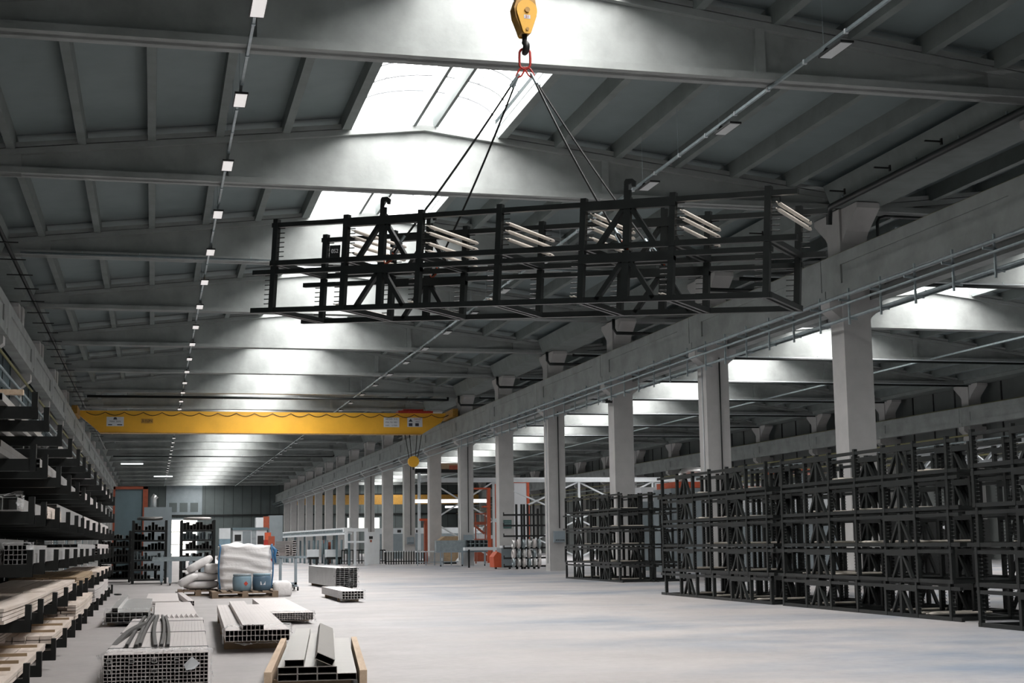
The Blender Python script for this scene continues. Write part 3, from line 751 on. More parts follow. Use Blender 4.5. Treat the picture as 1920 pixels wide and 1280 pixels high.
profile_bundle('wrapped bundle of rectangular tubes at the left edge of the aisle, dark open ends', (-.66,22.9,0), -.01, .62, .14, 6.2, 7, 2, 'alu', True, extra=[(1,2)], bearers=3, bh=.07)
profile_bundle('wrapped bundle of white profiles in the middle of the floor on hidden bearers', (.80,16.6,0), -.03, .70, .12, 7.4, 15, 2, 'aluw', True, extra=[(4,9)], bearers=3, bh=.13)
profile_bundle('wrapped low bundle of small profiles behind the middle bundle, right of it', (1.76,22.4,0), -.02, .62, .11, 6.4, 16, 4, 'aluw', True, bearers=3, bh=.06)
# rectangular tubes on timbers at the lower right of the group
tx, ty, ta = .99, 12.22, -.115
TW, TH, TLn = .158, .056, 4.6
def big_tube(i, j, lab, dx=0, dz=0, roll=0, L=TLn, dy=0):
    mb = MB().shell(-TW/2, -TH/2, TW, TH, 0, L, .0035, .9)
    o = mb.build('rectangular_tube', 'filma', fixn=False)
    lx = .02 + (i+.5)*(TW+.003) + dx; lz = .075 + (j+.5)*(TH+.001) + dz
    o.location = (tx+math.cos(ta)*lx-math.sin(ta)*dy, ty+math.sin(ta)*lx+math.cos(ta)*dy, lz)
    o.rotation_euler = (Matrix.Rotation(ta,3,'Z') @ Matrix.Rotation(roll,3,'Y')).to_euler()
    tag(o, lab, 'tube', 'large aluminium tubes at the bottom of the photo'); return o
for i in range(4): big_tube(i, 0, 'large flat aluminium tube, bottom layer of the lower middle pile, %s from the left' % ORD[i+1 if i else 0].replace('first','first'))
for i in range(3): big_tube(i, 1, 'large flat aluminium tube, second layer of the lower middle pile, %s from the left' % ['first','second','third'][i])
big_tube(0, 2, 'large flat aluminium tube lying level on top of the lower middle pile', dx=.055, dy=.02)
big_tube(2, 2, 'large flat aluminium tube lying tilted on top of the lower middle pile', dx=-.02, dz=.027, roll=.42, dy=.03)
for i, (lx, lab) in enumerate(((-.065,'left'),(.70,'right'))):
    o = MB().box(-.03,0,0,.03,4.4,.16).build('timber_beam', 'wood'); o.location = (tx+lx, ty-.1-lx*.1, 0); o.rotation_euler = (0,0,ta)
    tag(o, 'long pale timber along the %s side of the aluminium tube pile' % lab, 'timber')
for i in range(3):
    yy = .2+1.8*i; o = MB().box(-.02,0,0,.62,.09,.072).build('timber_bearer', 'wood'); o.location = (tx-math.sin(ta)*yy, ty+math.cos(ta)*yy, 0); o.rotation_euler = (0,0,ta)
    tag(o, 'timber bearer under the aluminium tube pile, %s from the front' % ['first','second','third'][i], 'timber', 'bearers under the tube pile')
# silver stack by the aisle and the crumpled bundle in front of it
profile_bundle('tall silver wrapped stack of profiles standing alone on the aisle floor', (4.72,38.9,0), .03, .34, .50, 5.4, 3, 10, 'alu', True, bearers=2, bh=.07)
profile_bundle('narrow silver stack of profiles touching the tall silver wrapped stack', (5.09,38.9,0), .03, .20, .52, 5.4, 2, 11, 'alu', True, bearers=2, bh=.05)
profile_bundle('crumpled wrapped low bundle in front of the silver stack on the aisle', (3.80,30.2,0), .0, .44, .16, 3.8, 7, 3, 'white', True, bearers=2, bh=.07)

# ------------------------------------------------------------------ big bag, drums, sacks, pallets
def pallet(loc, label, w=1.35, d=1.0):
    p = empty('wooden_pallet', loc); tag(p, label, 'pallet')
    for i in range(7): MB().box(i*(w-.12)/6,0,.125,i*(w-.12)/6+.12,d,.147).build('top_board', 'palw', p)
    for j in range(3):
        MB().box(0,j*(d-.10)/2,.1,w,j*(d-.10)/2+.10,.125).build('stringer_board', 'palw', p)
        for i in range(3): MB().box(i*(w-.14)/2,j*(d-.10)/2,.022,i*(w-.14)/2+.14,j*(d-.10)/2+.1,.1).build('block', 'palw', p)
        MB().box(0,j*(d-.10)/2,0,w,j*(d-.10)/2+.1,.022).build('bottom_board', 'palw', p)
    return p
PZ = .148
pl = atz(397,1131,0)
pallet((1.34,34.3,0), 'wooden pallet carrying the big white bag and two blue drums', 1.5, 1.9)
pallet((.62,36.3,0), 'dark wooden pallet under the white sacks left of the big bag', .95, 1.0)
def puffy(w, d, h, seed, nx=14, ny=14, nz=12, amp=.03, fold=.018, top=.06):
    random.seed(seed); ph = [random.uniform(0,6) for _ in range(8)]
    me = MB(); V = {}
    def P(u, v, t):
        ex = 1+.06*math.sin(PI*t)
        x = (u-.5)*w*ex; y = (v-.5)*d*ex; z = t*h
        r = .12
        k = 1-.05*max(0,(abs(u-.5)*2)**6*(abs(v-.5)*2)**6)*2
        x *= k; y *= k
        f = fold*math.sin(t*26+3*u+ph[0]+1.6*math.sin(5*u+ph[1]))+fold*.6*math.sin(t*47+4*v+7*u+ph[2])
        if abs(u-.5) > .499: x += f*(1 if u > .5 else -1)
        if abs(v-.5) > .499: y += f*(1 if v > .5 else -1)
        if t > .999: z += top*(math.sin(4.6*u+ph[3])*math.sin(3.7*v+ph[4])*.5+.5)*(1-(2*u-1)**4)*(1-(2*v-1)**4)+top*.35*math.sin(13*u+ph[5])*math.sin(9*v+1)
        return (x, y, z)
    def grid(fn, a, b):
        o = len(me.v)
        for i in range(a+1):
            for j in range(b+1): me.v.append(fn(i/a, j/b))
        for i in range(a):
            for j in range(b): me.f.append((o+i*(b+1)+j, o+(i+1)*(b+1)+j, o+(i+1)*(b+1)+j+1, o+i*(b+1)+j+1))
    grid(lambda s, t: P(s,0,t), nx, nz); grid(lambda s, t: P(s,1,t), nx, nz); grid(lambda s, t: P(0,s,t), ny, nz); grid(lambda s, t: P(1,s,t), ny, nz); grid(lambda s, t: P(s,t,1), nx, ny); grid(lambda s, t: P(s,t,0), nx, ny)
    return me
bg = empty('bulk_bag', (2.17,36.6-.5+.02,PZ)); tag(bg, 'big white bulk bag with blue edge straps standing on the pallet', 'bag')
bd = puffy(1.20,1.15,1.02,3,24,20,26,top=.09).build('bag_body', 'white', bg)
import bmesh
bm = bmesh.new(); bm.from_mesh(bd.data); bmesh.ops.remove_doubles(bm, verts=bm.verts, dist=.012); bmesh.ops.recalc_face_normals(bm, faces=bm.faces); bm.to_mesh(bd.data); bm.free(); bd.data.polygons.foreach_set('use_smooth', [True]*len(bd.data.polygons))
for x in (-.62,.62):
    mb = MB(); mb.tube([(x*(.96+.07*math.sin(PI*t)),-.60*(.98+.05*math.sin(PI*t)),.02+t*.98) for t in [i/10 for i in range(11)]]+[(x*1.0,-.50,1.06),(x*.9,-.35,1.0)], .019, 6); mb.build('edge_strap', 'strap', bg, smooth=True)
mb = MB(); mb.tube([(.62,-.5,1.0),(.70,-.5,.92),(.68,-.52,.80),(.71,-.52,.62)], [.03,.05,.035,.02], 7); mb.build('lifting_loop', 'strap', bg, smooth=True)
def drum(x, y, label, m, lab):
    d = empty('plastic_drum', (x,y,PZ)); tag(d, label, 'drum')
    MB().lathe([(.17,0),(.205,.02),(.215,.12),(.22,.2),(.215,.30),(.20,.345)], 24).build('drum_body', m, d, smooth=True)
    MB().lathe([(.205,.345),(.21,.35),(.21,.38),(.19,.39)], 24).build('lid', 'trest' if lab == 'r' else 'bluel', d)
    a = -PI/2+.35 if lab == 'r' else -PI/2+.05
    p = MB(); sz = .055
    def on(u, v): t = a+u/.222; return (.2225*math.cos(t), .2225*math.sin(t), .17+v)
    if lab == 'r': p.add([on(0,-sz),on(sz,0),on(0,sz),on(-sz,0)], [(0,1,2,3)]); p.build('hazard_label', 'paper', d)
    else: p.add([on(-.06,-.04),on(.06,-.04),on(.06,.04),on(-.06,.04)], [(0,1,2,3)]); p.build('paper_label', 'sign', d)
drum(2.04,34.75,'left blue-grey drum with a red diamond label on the pallet edge', 'bluel', 'r')
drum(2.50,34.85,'right darker blue drum with a white label on the pallet edge', 'blue', 'w')
def blob(name, label, loc, sx, sy, sz, rot=(0,0,0), seed=1, m='white', cat='sack', group=None):
    random.seed(seed); ph = [random.uniform(0,6) for _ in range(6)]; mb = MB(); n, k = 18, 10; prof = []
    o = 0
    for j in range(k+1):
        v = -PI/2+PI*j/k
        for i in range(n):
            u = 2*PI*i/n
            cu, su = math.cos(u), math.sin(u); cv, sv = math.cos(v), math.sin(v)
            f = lambda c: math.copysign(abs(c)**.6, c)
            w = 1+.05*math.sin(3*u+ph[0]+2*v)+.04*math.sin(7*u+ph[1])*cv
            mb.v.append((sx*f(cu)*abs(cv)**.5*w, sy*f(su)*abs(cv)**.5*w, sz*f(sv)*w))
    for j in range(k):
        for i in range(n): mb.f.append((j*n+i, j*n+(i+1)%n, (j+1)*n+(i+1)%n, (j+1)*n+i))
    ob = mb.build(name, m, smooth=True); ob.location = loc; ob.rotation_euler = rot; tag(ob, label, cat, group); return ob
blob('white_sack', 'lowest white sack on the dark pallet left of the big bag', (1.17,36.7,PZ+.11), .42, .36, .10, seed=1, group='white sacks')
blob('white_sack', 'middle white sack in the pile left of the big bag', (1.22,36.7,PZ+.31), .40, .34, .10, seed=2, group='white sacks')
blob('white_sack', 'white sack bulging out at the left of the sack pile', (.86,36.55,PZ+.24), .24, .30, .10, (0,-.5,0), seed=5, group='white sacks')
blob('white_sack', 'top white sack leaning diagonally against the big bag', (1.12,36.65,PZ+.60), .34, .28, .10, (0,-.5,0), seed=3, group='white sacks')
blob('white_sack', 'small white sack tucked between the leaning one and the big bag', (1.40,36.5,PZ+.50), .17, .22, .12, seed=4, group='white sacks')
blob('film_ball', 'white ball of crumpled film on the floor right of the drums', (2.98,34.9,.17), .22, .22, .19, seed=9, m='white', cat='film bundle')

# ------------------------------------------------------------------ tube cart and trestles
ct = empty('tube_cart', (2.95,38.95,0)); tag(ct, 'grey blue wheeled stand carrying short stacks of rectangular tubes', 'cart')
for x in (.32,.72):
    MB().box(x-.035,-.03,.12,x+.035,.04,.86).build('upright', 'trest', ct)
    for dx in (0,): MB().box(x-.05,0,.10,x+.05,1.1,.16).build('foot_bar', 'trest', ct)
MB().box(-.05,-.03,.84,1.0,.05,.90).build('cross_beam', 'trest', ct); MB().box(.30,-.03,.16,.75,.03,.22).build('lower_beam', 'trest', ct)
for x in (.32,.78):
    for yy in (.0,1.0): MB().tube([(x-.02,yy,.055),(x+.02,yy,.055)], .055, 12).build('caster', 'black', ct)
for i, (x, n, w) in enumerate(((.0,3,.11),(.17,3,.11),(.45,5,.11),(.62,7,.11))):
    for j in range(n):
        o = MB().shell(0,0,w,.052,0,5.4,.008,.8).build('rectangular_tube', 'aluw', fixn=False); o.location = (2.95+x+random.uniform(-.01,.01), 38.9, .902+j*.058)
        tag(o, 'short-side white tube on the wheeled stand, %s stack, %s from the bottom' % (['leftmost','second','third','tallest right'][i], ['first','second','third','fourth','fifth','sixth','seventh'][j]), 'tube', 'white tubes on the wheeled stand')
profile_bundle('long wrapped bundle lying on the floor behind the wheeled stand', (2.95,41.0,0), 0, .85, .12, 4.5, 8, 2, 'white', True)
def trestle(x, y, label, w=.75):
    t = empty('trestle', (x,y,0)); tag(t, label, 'trestle')
    for dx in (0, w): MB().box(dx-.05,-.04,.1,dx+.05,.04,.80).build('upright', 'trest', t)
    MB().box(-.30,-.05,.74,w+.25,.05,.87).build('padded_beam', 'galv', t)
    for dx in (0, w):
        MB().box(dx-.03,-.3,.07,dx+.03,.3,.11).build('foot', 'trest', t)
        for s_ in (-.27,.27): MB().tube([(dx-.02,s_,.04),(dx+.02,s_,.04)], .04, 10).build('caster', 'black', t)
        MB().prism([(dx-.03,.86),(dx+.03,.86),(dx+.045,.98),(dx-.0,.98)], -.03, .03).build('stop_peg', 'galv', t)
trestle(.30,48.0,'grey blue wheeled trestle in front of the left cassette rack', .90)
trestle(.55,47.0,'second grey trestle wrapped in film in front of the gap', .98)
# ------------------------------------------------------------------ cassette racks at the back left
def cassette(x0, y, w, h, label, seed):
    random.seed(seed); c = empty('cassette_rack', (x0,y,0)); tag(c, label, 'rack')
    for dx in (0, w):
        for dy in (0, 1.2): MB().box(dx-.04,dy-.04,0,dx+.04,dy+.04,h).build('upright', 'dark', c)
    for dx in (0, w): MB().box(dx-.012,.04,.1,dx+.012,1.16,h-.1).build('side_panel', 'dark', c)
    n = 6
    for i in range(n):
        z = .1+i*(h-.15)/n
        MB().box(-.03,-.05,z,w+.03,1.25,z+.05).build('shelf_tray', 'dark', c)
        mb = MB(); cols = 9
        for j in range(cols):
            hh = random.uniform(.1,.27)
            if random.random() < .95: mb.shell(.05+j*(w-.1)/cols, z+.052, (w-.1)/cols*.9, hh, random.uniform(-.06,.05), 1.2, .006)
        mb.build('stored_profiles', random.choice(['alud','dark','galv','alud']), c, fixn=False)
    return c
cassette(-.62,49.4,1.05,2.05,'black cassette rack full of dark profiles, left of the bright doorway',11)
cassette(.93,49.6,1.05,2.05,'black cassette rack of silver profiles, right of the bright doorway',12)
cassette(-1.75,52.0,1.0,1.75,'low black profile rack far left behind the cantilever shelving',13)
blob('film_heap', 'crumpled film heap on top of the left cassette rack', (-.1,50,2.12), .42, .4, .06, seed=21, m='alud', cat='film')
blob('film_heap', 'crumpled film heap on top of the right cassette rack', (1.45,50.2,2.11), .45, .4, .05, seed=22, m='aluw', cat='film')
o = MB().tube([(-.35,46.9,2.3),(-.35,46.9,3.0)], .12, 10).build('x', 'alu'); bpy.data.objects.remove(o)
pipe('air_duct', 'short shiny duct standing on grey box above the left cassette rack', [(.0,60,2.75),(.0,60,3.1),(.1,60,3.22)], .12, 'alu', cat='duct')
o = MB().box(-.35,59.6,0,.72,61,2.75).build('machine_cabinet', 'grey'); tag(o, 'grey machine cabinet seen over the left cassette rack', 'machine')
bt = empty('booth', (-1.6,62,0)); tag(bt, 'grey panel booth with an orange-red frame at the back left', 'booth')
MB().box(.06,.0,0,1.18,2.0,3.55).build('panel', 'wallb', bt)
for x0, x1, z0, z1 in ((0,.08,0,3.66),(1.18,1.38,0,3.66),(0,1.38,3.55,3.66)): MB().box(x0,-.06,z0,x1,.06,z1).build('frame_bar', 'orr', bt)

# ------------------------------------------------------------------ cantilever shelving along the left
LV = [.165,.61,1.03,1.44,1.85,2.26]
AY = [12.0,13.3,15.2,17.1,18.95,20.6,22.3,24.6,27.0,29.4,31.8,34.2,36.6]
units = [(0,5,'nearest'),(5,9,'middle'),(9,13,'farthest')]
TIP = -.90
for a, b, un in units:
    r = empty('cantilever_rack', (-2.6,AY[a],0)); tag(r, 'dark steel cantilever rack on the left loaded with profiles, the %s of three' % un, 'rack')
    for i in range(a, b):
        y = AY[i]-AY[a]
        u = MB().box(-.10,y-.07,0,.10,y+.07,2.75).build('upright', 'dark', r); MB().box(-.10,y-.06,0,1.3,y+.06,.09).build('foot', 'dark', u)
        for z in LV:
            ar = MB().box(.1,y-.04,z-.075,2.6+TIP,y+.04,z+.02).build('cantilever_arm', 'dark', r)
            MB().box(2.6+TIP-.045,y-.045,z-.075,2.6+TIP,y+.045,z+.135).build('arm_stop', 'dark', ar)
    for z in (.4,1.5,2.65): MB().box(-.04,0,z,.04,AY[b-1]-AY[a],z+.06).build('tie_beam', 'dark', r)
for ui, (a, b, un) in enumerate(units):  # rear bundles added to darken the open gaps behind the arms
    y = AY[a]-AY[a]
    for li, z in ((3,1.44),(4,1.85),(5,2.26)):
        L_ = min(6.0, AY[b-1]-AY[a]+.6)
        profile_bundle('added dark profile bundle on the rear side of the %s cantilever rack, %s' % (un, ['lower','middle','upper'][li-3]), (-3.75,AY[a]-.3,z+.03), 0, .92, .30, L_, 7, 3, 'alud', cat='bundle', group='added rear loads of the cantilever racks')
for (a, b, un) in units:
    r = [o for o in COL.objects if o.name.startswith('cantilever_rack') and abs(o.location.y-AY[a]) < .01 and o.parent is None][0]
    for i in range(a, b):
        for z in (1.44,1.85,2.26): MB().box(-1.2,AY[i]-AY[a]-.04,z-.075,-.1,AY[i]-AY[a]+.04,z+.02).build('added_rear_arm', 'dark', r)  # arms added to carry the darkening rear bundles
lvn = ['lowest','second','third','fourth','fifth','top']
random.seed(5)
def load(label, y0, L, x0, w, z, h, nx, nz, m, film=False, cat='bundle', extra=None, rag=.12):
    return profile_bundle(label, (x0,y0,z+.022), random.uniform(-.004,.004), w, h, L, nx, nz, m, film, cat, 'loads on the cantilever shelving', extra, rag)
# top level
load('bundle of square tubes on the top arms nearest the camera, left', 11.0,5.8,-1.72,.30,LV[5],.13,5,2,'alu')
load('small open tubes on the top arms beside the nearest square tubes', 11.3,5.6,-1.36,.12,LV[5],.06,2,1,'alu',extra=[(0,1)])
load('single square tube near the tips of the top arms', 11.5,5.4,-1.18,.06,LV[5],.06,1,1,'alu')
load('pair of flat tubes on the top arms beyond the third arm', 17.0,5.5,-1.55,.5,LV[5],.07,4,1,'alu')
load('wrapped profiles on the top arms of the middle rack', 22.9,6.0,-1.7,.62,LV[5],.12,6,2,'aluw',True)
load('white boards on the top arms of the farthest rack', 30.2,6.0,-1.6,.6,LV[5],.12,3,3,'aluw')
o = MB().box(-2.3,12.4,LV[5]+.16,-1.05,12.5,LV[5]+.20).build('timber_bearer', 'wood'); tag(o, 'thin timber lying across the nearest tubes on the top arms', 'timber')
# fifth
load('wide flat tubes on the fifth arms nearest the camera', 11.2,5.9,-2.1,1.0,LV[4],.10,7,2,'alud')  # darker aluminium stands in for shade inside the rack
load('silver tubes along the tips of the fifth arms of the nearest rack', 13.5,5.2,-1.12,.14,LV[4],.09,2,2,'alu')
load('silver tubes on the fifth arms beyond the fourth arm', 17.2,6.0,-1.7,.62,LV[4],.15,6,2,'alu')
load('pale tubes on the fifth arms of the middle rack', 23.2,6.0,-1.7,.66,LV[4],.16,7,3,'aluw')
load('stacked tubes on the fifth arms of the farthest rack', 30.4,6.0,-1.7,.66,LV[4],.2,6,4,'alu')
# fourth
load('wrapped profile with shiny looped end on the fourth arms, left', 11.0,5.7,-1.85,.55,LV[3],.17,4,4,'alu',True)
load('wrapped twin profile on the fourth arms near the tips', 11.6,2.9,-1.22,.22,LV[3],.10,2,1,'alu',True)
load('pale flat bars on the fourth arms of the nearest rack', 14.6,2.2,-1.20,.22,LV[3],.11,2,5,'board')
load('bright long channel profiles on the fourth arms of the middle rack', 16.9,6.3,-1.70,.66,LV[3],.2,5,3,'alu')
load('boxed profiles with dark ends on the fourth arms of the farthest rack', 24.5,6.0,-1.7,.62,LV[3],.22,5,4,'aluw')
load('pale stack on the fourth arms far back', 31,5.6,-1.7,.66,LV[3],.22,5,3,'aluw')
# third
load('crumpled shiny film bundle on the third arms nearest the camera', 11.1,3.3,-2.0,.85,LV[2]-.0,.20,6,3,'alud',True)  # shaded rack interior put into the darker metal colour
load('bright wrapped ends on the third arms near the tips', 12.1,2.4,-1.13,.17,LV[2],.15,5,4,'alu',True)
load('flat silver tubes in two layers on the third arms of the nearest rack', 14.6,6.0,-1.60,.62,LV[2],.13,5,3,'alu')
load('wrapped silver tubes on the third arms of the middle rack', 21.0,6.0,-1.7,.70,LV[2],.18,7,4,'alu',True)
load('mixed silver tubes on the third arms of the farthest rack', 28,8.0,-1.7,.72,LV[2],.2,7,4,'aluw')
# second
def boards(label, y0, L, x0, w, z, h, n, m='board', bend=.02, cat='boards'):
    return slab_pack(label, (x0,y0,z+.022), random.uniform(-.002,.002), w, L, h, n, m, name='board_stack', cat=cat, bend=bend)
boards('thin pale sheets on the second arms nearest the camera', 10.9,5.4,-2.2,1.22,LV[1],.12,4,'board',.015)
o = MB().box(-1.95,11.15,LV[1]+.17,-1.75,11.4,LV[1]+.24).build('timber_block', 'wood'); tag(o, 'small yellow timber block on the sheets of the second arms', 'timber')
boards('pale boards on the second arms of the nearest rack, farther bay', 15.2,5.8,-1.85,.86,LV[1],.12,3,'board',.01)
boards('brownish thin sheets on the second arms of the middle rack', 21.2,5.8,-1.9,.9,LV[1],.12,5,'card',.03)
boards('pale planks on the second arms of the farthest rack', 28,8,-1.8,.85,LV[1],.10,4,'board',.02)
# lowest
boards('thick stack of bowed thin boards on the lowest arms nearest the camera', 13.3,4.6,-2.05,.62,LV[0]+.0,.28,10,'board',.07)
boards('long pale planks lying crosswise along the lowest arms at the lower left corner', 10.8,4.4,-1.55,.58,LV[0],.07,2,'board',.01)
boards('white framed boards on the lowest arms under the bowed stack', 16.0,4.4,-1.5,.52,LV[0],.09,2,'board',.01)
boards('pile of pale timber frames on the lowest arms of the middle rack', 20.9,6.2,-1.6,.62,LV[0],.20,5,'board',.03)
boards('pile of white strips on the lowest arms of the farthest rack', 27.5,8.5,-1.6,.62,LV[0],.24,6,'aluw',.03)
boards('stack of pale strips lying higher beside the middle rack', 19.5,5.6,-1.75,.55,LV[0]+.22,.13,5,'aluw',.03)
cs = MB(); n = 14
for i in range(n): 
    x0 = -2.35+i*.075; cs.prism([(x0,.02),(x0+.0375,.10),(x0+.075,.02),(x0+.0375,.085)], 10.6, 13.0)
o = cs.build('corrugated_sheet', 'alud'); o.location = (0,0,.18); tag(o, 'dark corrugated sheet under the bowed boards at the lower left corner', 'sheet')
for i, y in enumerate((11.5,12.2,13.0,14.1,16.6,18.0,19.4)):
    o = MB().box(-1.50,y,LV[0]+.12,-1.0,y+.035,LV[0]+.145).build('timber_batten', 'card'); o.rotation_euler = (0,0,0); tag(o, 'thin brown batten across the pale planks of the lowest arms, %s from the camera' % ['first','second','third','fourth','fifth','sixth','seventh'][i], 'batten', 'brown battens')
o = MB().tube([(-3.3,12.6,0),(-3.3,12.6,.03),(-3.3,12.6,1.5),(-3.3,12.6,1.55)], .30, 20).build('blue_barrel', 'blueb', smooth=True); tag(o, 'bright blue barrel behind the cantilever rack at the left edge', 'barrel')
for i in range(6):
    o = MB().box(-3.5,13+i*2.6,0,-3.0,13.6+i*2.6,1.0+.25*(i%2)).build('crate', ['whitep','card','grey'][i%3]); tag(o, 'tall %s crate behind the cantilever racks, %s from the camera' % (['white','brown','grey'][i%3], ['first','second','third','fourth','fifth','sixth'][i]), 'crate')
o = blob('film_scrap', 'small black scrap on the floor right of the cantilever rack', atz(221,1114,.02), .07, .12, .02, (0,0,.5), 31, 'black', 'scrap')

# ------------------------------------------------------------------ machines at the far end of the near nave
def block(name, label, cat, y, boxes, ground=True):
    """a machine made of parts: (part, material, px0, py0, px1, py1, depth); each part measured on the plane y"""
    p0 = aty(boxes[0][2], boxes[0][5], y); b = empty(name, (p0.x, y, 0)); tag(b, label, cat)
    zmin = min(aty(q[2], q[5], y).z for q in boxes)
    for i, (pn_, m, x0, y0, x1, y1, dp) in enumerate(boxes):
        a = aty(x0, y0, y); c = aty(x1, y1, y)
        z0 = max(0, min(a.z, c.z)); z1 = max(a.z, c.z)
        if z0 < zmin+.06 and ground: z0 = 0
        off = -.012*i
        MB().box(a.x-p0.x, off, z0, c.x-p0.x, dp, z1).build(pn_, m, b)
    return b
block('silo_bin', 'white cylinder bin with blue lower half behind the big bag', 'bin', 72, [('bin_body','bluel',411,1010,432,1040,.6),('hopper_top','whitep',411,990,432,1010,.6)])
block('press_machine', 'white grey machine with dark openings behind the big bag', 'machine', 80, [('frame','whitep',437,992,500,1040,1.5),('opening','black',440,1002,452,1014,.1),('control_panel','grey',455,996,470,1035,.1),('guard','galv',472,994,480,1040,.1),('opening','black',483,1004,494,1020,.1),('top_rail','wallb',436,989,502,993,1.6)])
block('robot_arm', 'orange-red robot arm beside the white machine in the background', 'robot', 78, [('base','red',495,1012,512,1040,.5),('arm','orange',497,998,508,1012,.4),('upper_arm','orr',503,1005,515,1022,.4)])
block('extract_unit', 'pale vertical unit with red panel above the machines at the back', 'machine', 95, [('tower','whitep',480,970,495,1000,1),('panel','orr',494,968,505,990,.4),('hood','grey',505,966,530,1000,1)])
cv = empty('roller_conveyor', (0,0,0)); a = Vector((8.9,108,1.8)); b = Vector((10.95,84,1.83)); tag(cv, 'long white conveyor line in front of the far pillars', 'conveyor')
MB().bar(a,b,.35,.12).build('lower_rail','whitep',cv); MB().bar(a+Vector((0,0,.28)),b+Vector((0,0,.28)),.35,.10).build('upper_rail','whitep',cv)
ro = MB(); n = 40
for i in range(n): p = a+(b-a)*(i/n); ro.box(p.x-.2,p.y,p.z+.04,p.x+.2,p.y+.12,p.z+.26)
ro.build('roller_row','galv',cv)
for i in range(8): p = a+(b-a)*(i/7); MB().box(p.x-.06,p.y-.06,0,p.x+.06,p.y+.06,p.z).build('leg','wallb',cv)
pc = empty('panel_fence', (8.6,106,0)); tag(pc, 'low blue-grey panel fence under the long conveyor', 'fence'); 
for i in range(16): MB().box(i*.2,-i*.9,0,i*.2+.05,-i*.9+.75,1.5).build('panel','wallb',pc)
block('end_frame', 'white steel end frame of the conveyor with ladder bars', 'frame', 82.8, [('top_beam','whitep',645,990,690,996,.6),('post','whitep',647,996,652,1028,.2),('post','whitep',664,996,668,1030,.2),('post','whitep',684,996,690,1030,.2),('shelf','whitep',648,1014,688,1017,.4)])
block('bright_box', 'white cabinet with black screen and red box by the pillars', 'cabinet', 88, [('cabinet_body','whitep',690,997,712,1030,.8),('screen','black',692,1005,699,1010,.1),('notice','orr',694,1012,697,1016,.1)])
for k, y in enumerate((140,165)):
    t = MB().tube([(-3.0+k*3,y,8.9),(-1.0+k*3,y,8.9)], .07, 6).build('tube_lamp', 'tube'); tag(t, 'short lit tube lamp under the roof far back, %s of two' % ['nearer','farther'][k], 'lamp')
# trolleys under the conveyor
for i, (x0, x1) in enumerate(((578,598),(612,640))):
    block('trolley', '%s low white trolley with net sides before the far pillars' % ['left','right'][i], 'trolley', 90, [('basket','whitep',x0,1030,x1,1044,.8),('base','dark',x0,1044,x1,1048,.9),('wheel','black',x0+2,1048,x0+6,1051,.2),('wheel','black',x1-6,1048,x1-2,1051,.2)])
block('orange_cover', 'orange-red curved cover above the right white trolley', 'cover', 96, [('cover','orr',611,1016,622,1026,.5),('cover_tail','orr',607,1012,614,1018,.4)])
# dark tables with vertical bars
def bar_table(px0, px1, py0, py1, y, label, nb, m='dark', top='dark'):
    a = aty(px0, py1, y); b = aty(px1, py0, y); t = empty('barred_table', (a.x,y,0)); tag(t, label, 'table')
    w = b.x-a.x; h = b.z
    MB().box(0,0,h-.06,w,.8,h).build('tabletop', top, t); MB().box(0,0,.15,w,.04,.20).build('lower_rail', m, t)
    for i in range(nb): x = w*i/(nb-1); MB().box(x-.03,0,0,x+.03,.05,h).build('bar', m, t)
    return t
bar_table(640,684,1030,1053,92,'dark barred steel table left of the white cabinet',9)
bar_table(688,722,1030,1053,90,'dark barred steel table before the far pillars',8)
bar_table(724,795,1032,1053,86,'long white-topped barred bench between the far pillars',16,'dark','whitep')
bar_table(783,862,1032,1060,80,'pale-topped bench left of the stacked box tubes',6,'trest','whitep')
# stacked large box tubes on a stand
a = aty(820,1033,75.2)
st = empty('tube_stand', (a.x,75.2,0)); tag(st, 'grey stand under the stack of large box tubes by the pillars', 'stand')
MB().box(0,0,a.z-.08,2.7,.8,a.z).build('stand_top','trest',st)
for x in (.15,1.3,2.5): MB().box(x,0,.08,x+.08,.08,a.z-.08).build('leg','trest',st); MB().tube([(x,.04,.04),(x+.06,.04,.04)],.04,8).build('caster','black',st)
profile_bundle('stack of large grey box tubes with black open ends by the pillars', (a.x+1.52,75.1,a.z), 0, 1.15, .55, 1.5, 5, 3, 'galv', t=.012)
o = MB().box(a.x-.05,75.2,a.z,a.x+1.5,75.7,a.z+.55).build('duct_section','galv'); tag(o, 'long grey duct side of the box tube stack by the pillars', 'duct')
hp = empty('hopper_bin', (aty(822,1055,84).x,84,0)); tag(hp, 'dark red tipping hopper behind the stacked box tubes', 'hopper')
MB().prism([(0,1.3),(.4,1.6),(1.6,1.6),(1.6,.9),(1.0,.15),(.5,.15)], 0, 1.0).build('hopper_body','card',hp); MB().box(.4,.1,0,1.1,.9,.15).build('base','dark',hp)
fl = empty('pallet_truck', (aty(929,1065,65).x,65,0)); tag(fl, 'small red and dark grey floor machine beside the coil shelving', 'machine')
MB().prism([(-.05,.08),(-.08,.55),(.1,.78),(.28,.70),(.28,.08)], 0, .9).build('red_cover','orange',fl)
MB().box(.28,-.02,.06,.82,.9,.95).build('dark_body','grey',fl); MB().box(.35,.1,.95,.75,.6,1.05).build('tray','sign',fl)
for x in (.0,.65): MB().tube([(x,.1,.07),(x+.08,.1,.07)],.07,10).build('wheel','black',fl)
lb = block('white_tray', 'white long tray with clutter left of the dark floor machine', 'tray', 70, [('tray','whitep',872,1026,1000,1030,.5),('leg','dark',878,1030,881,1060,.1),('leg','dark',960,1030,963,1060,.1)])
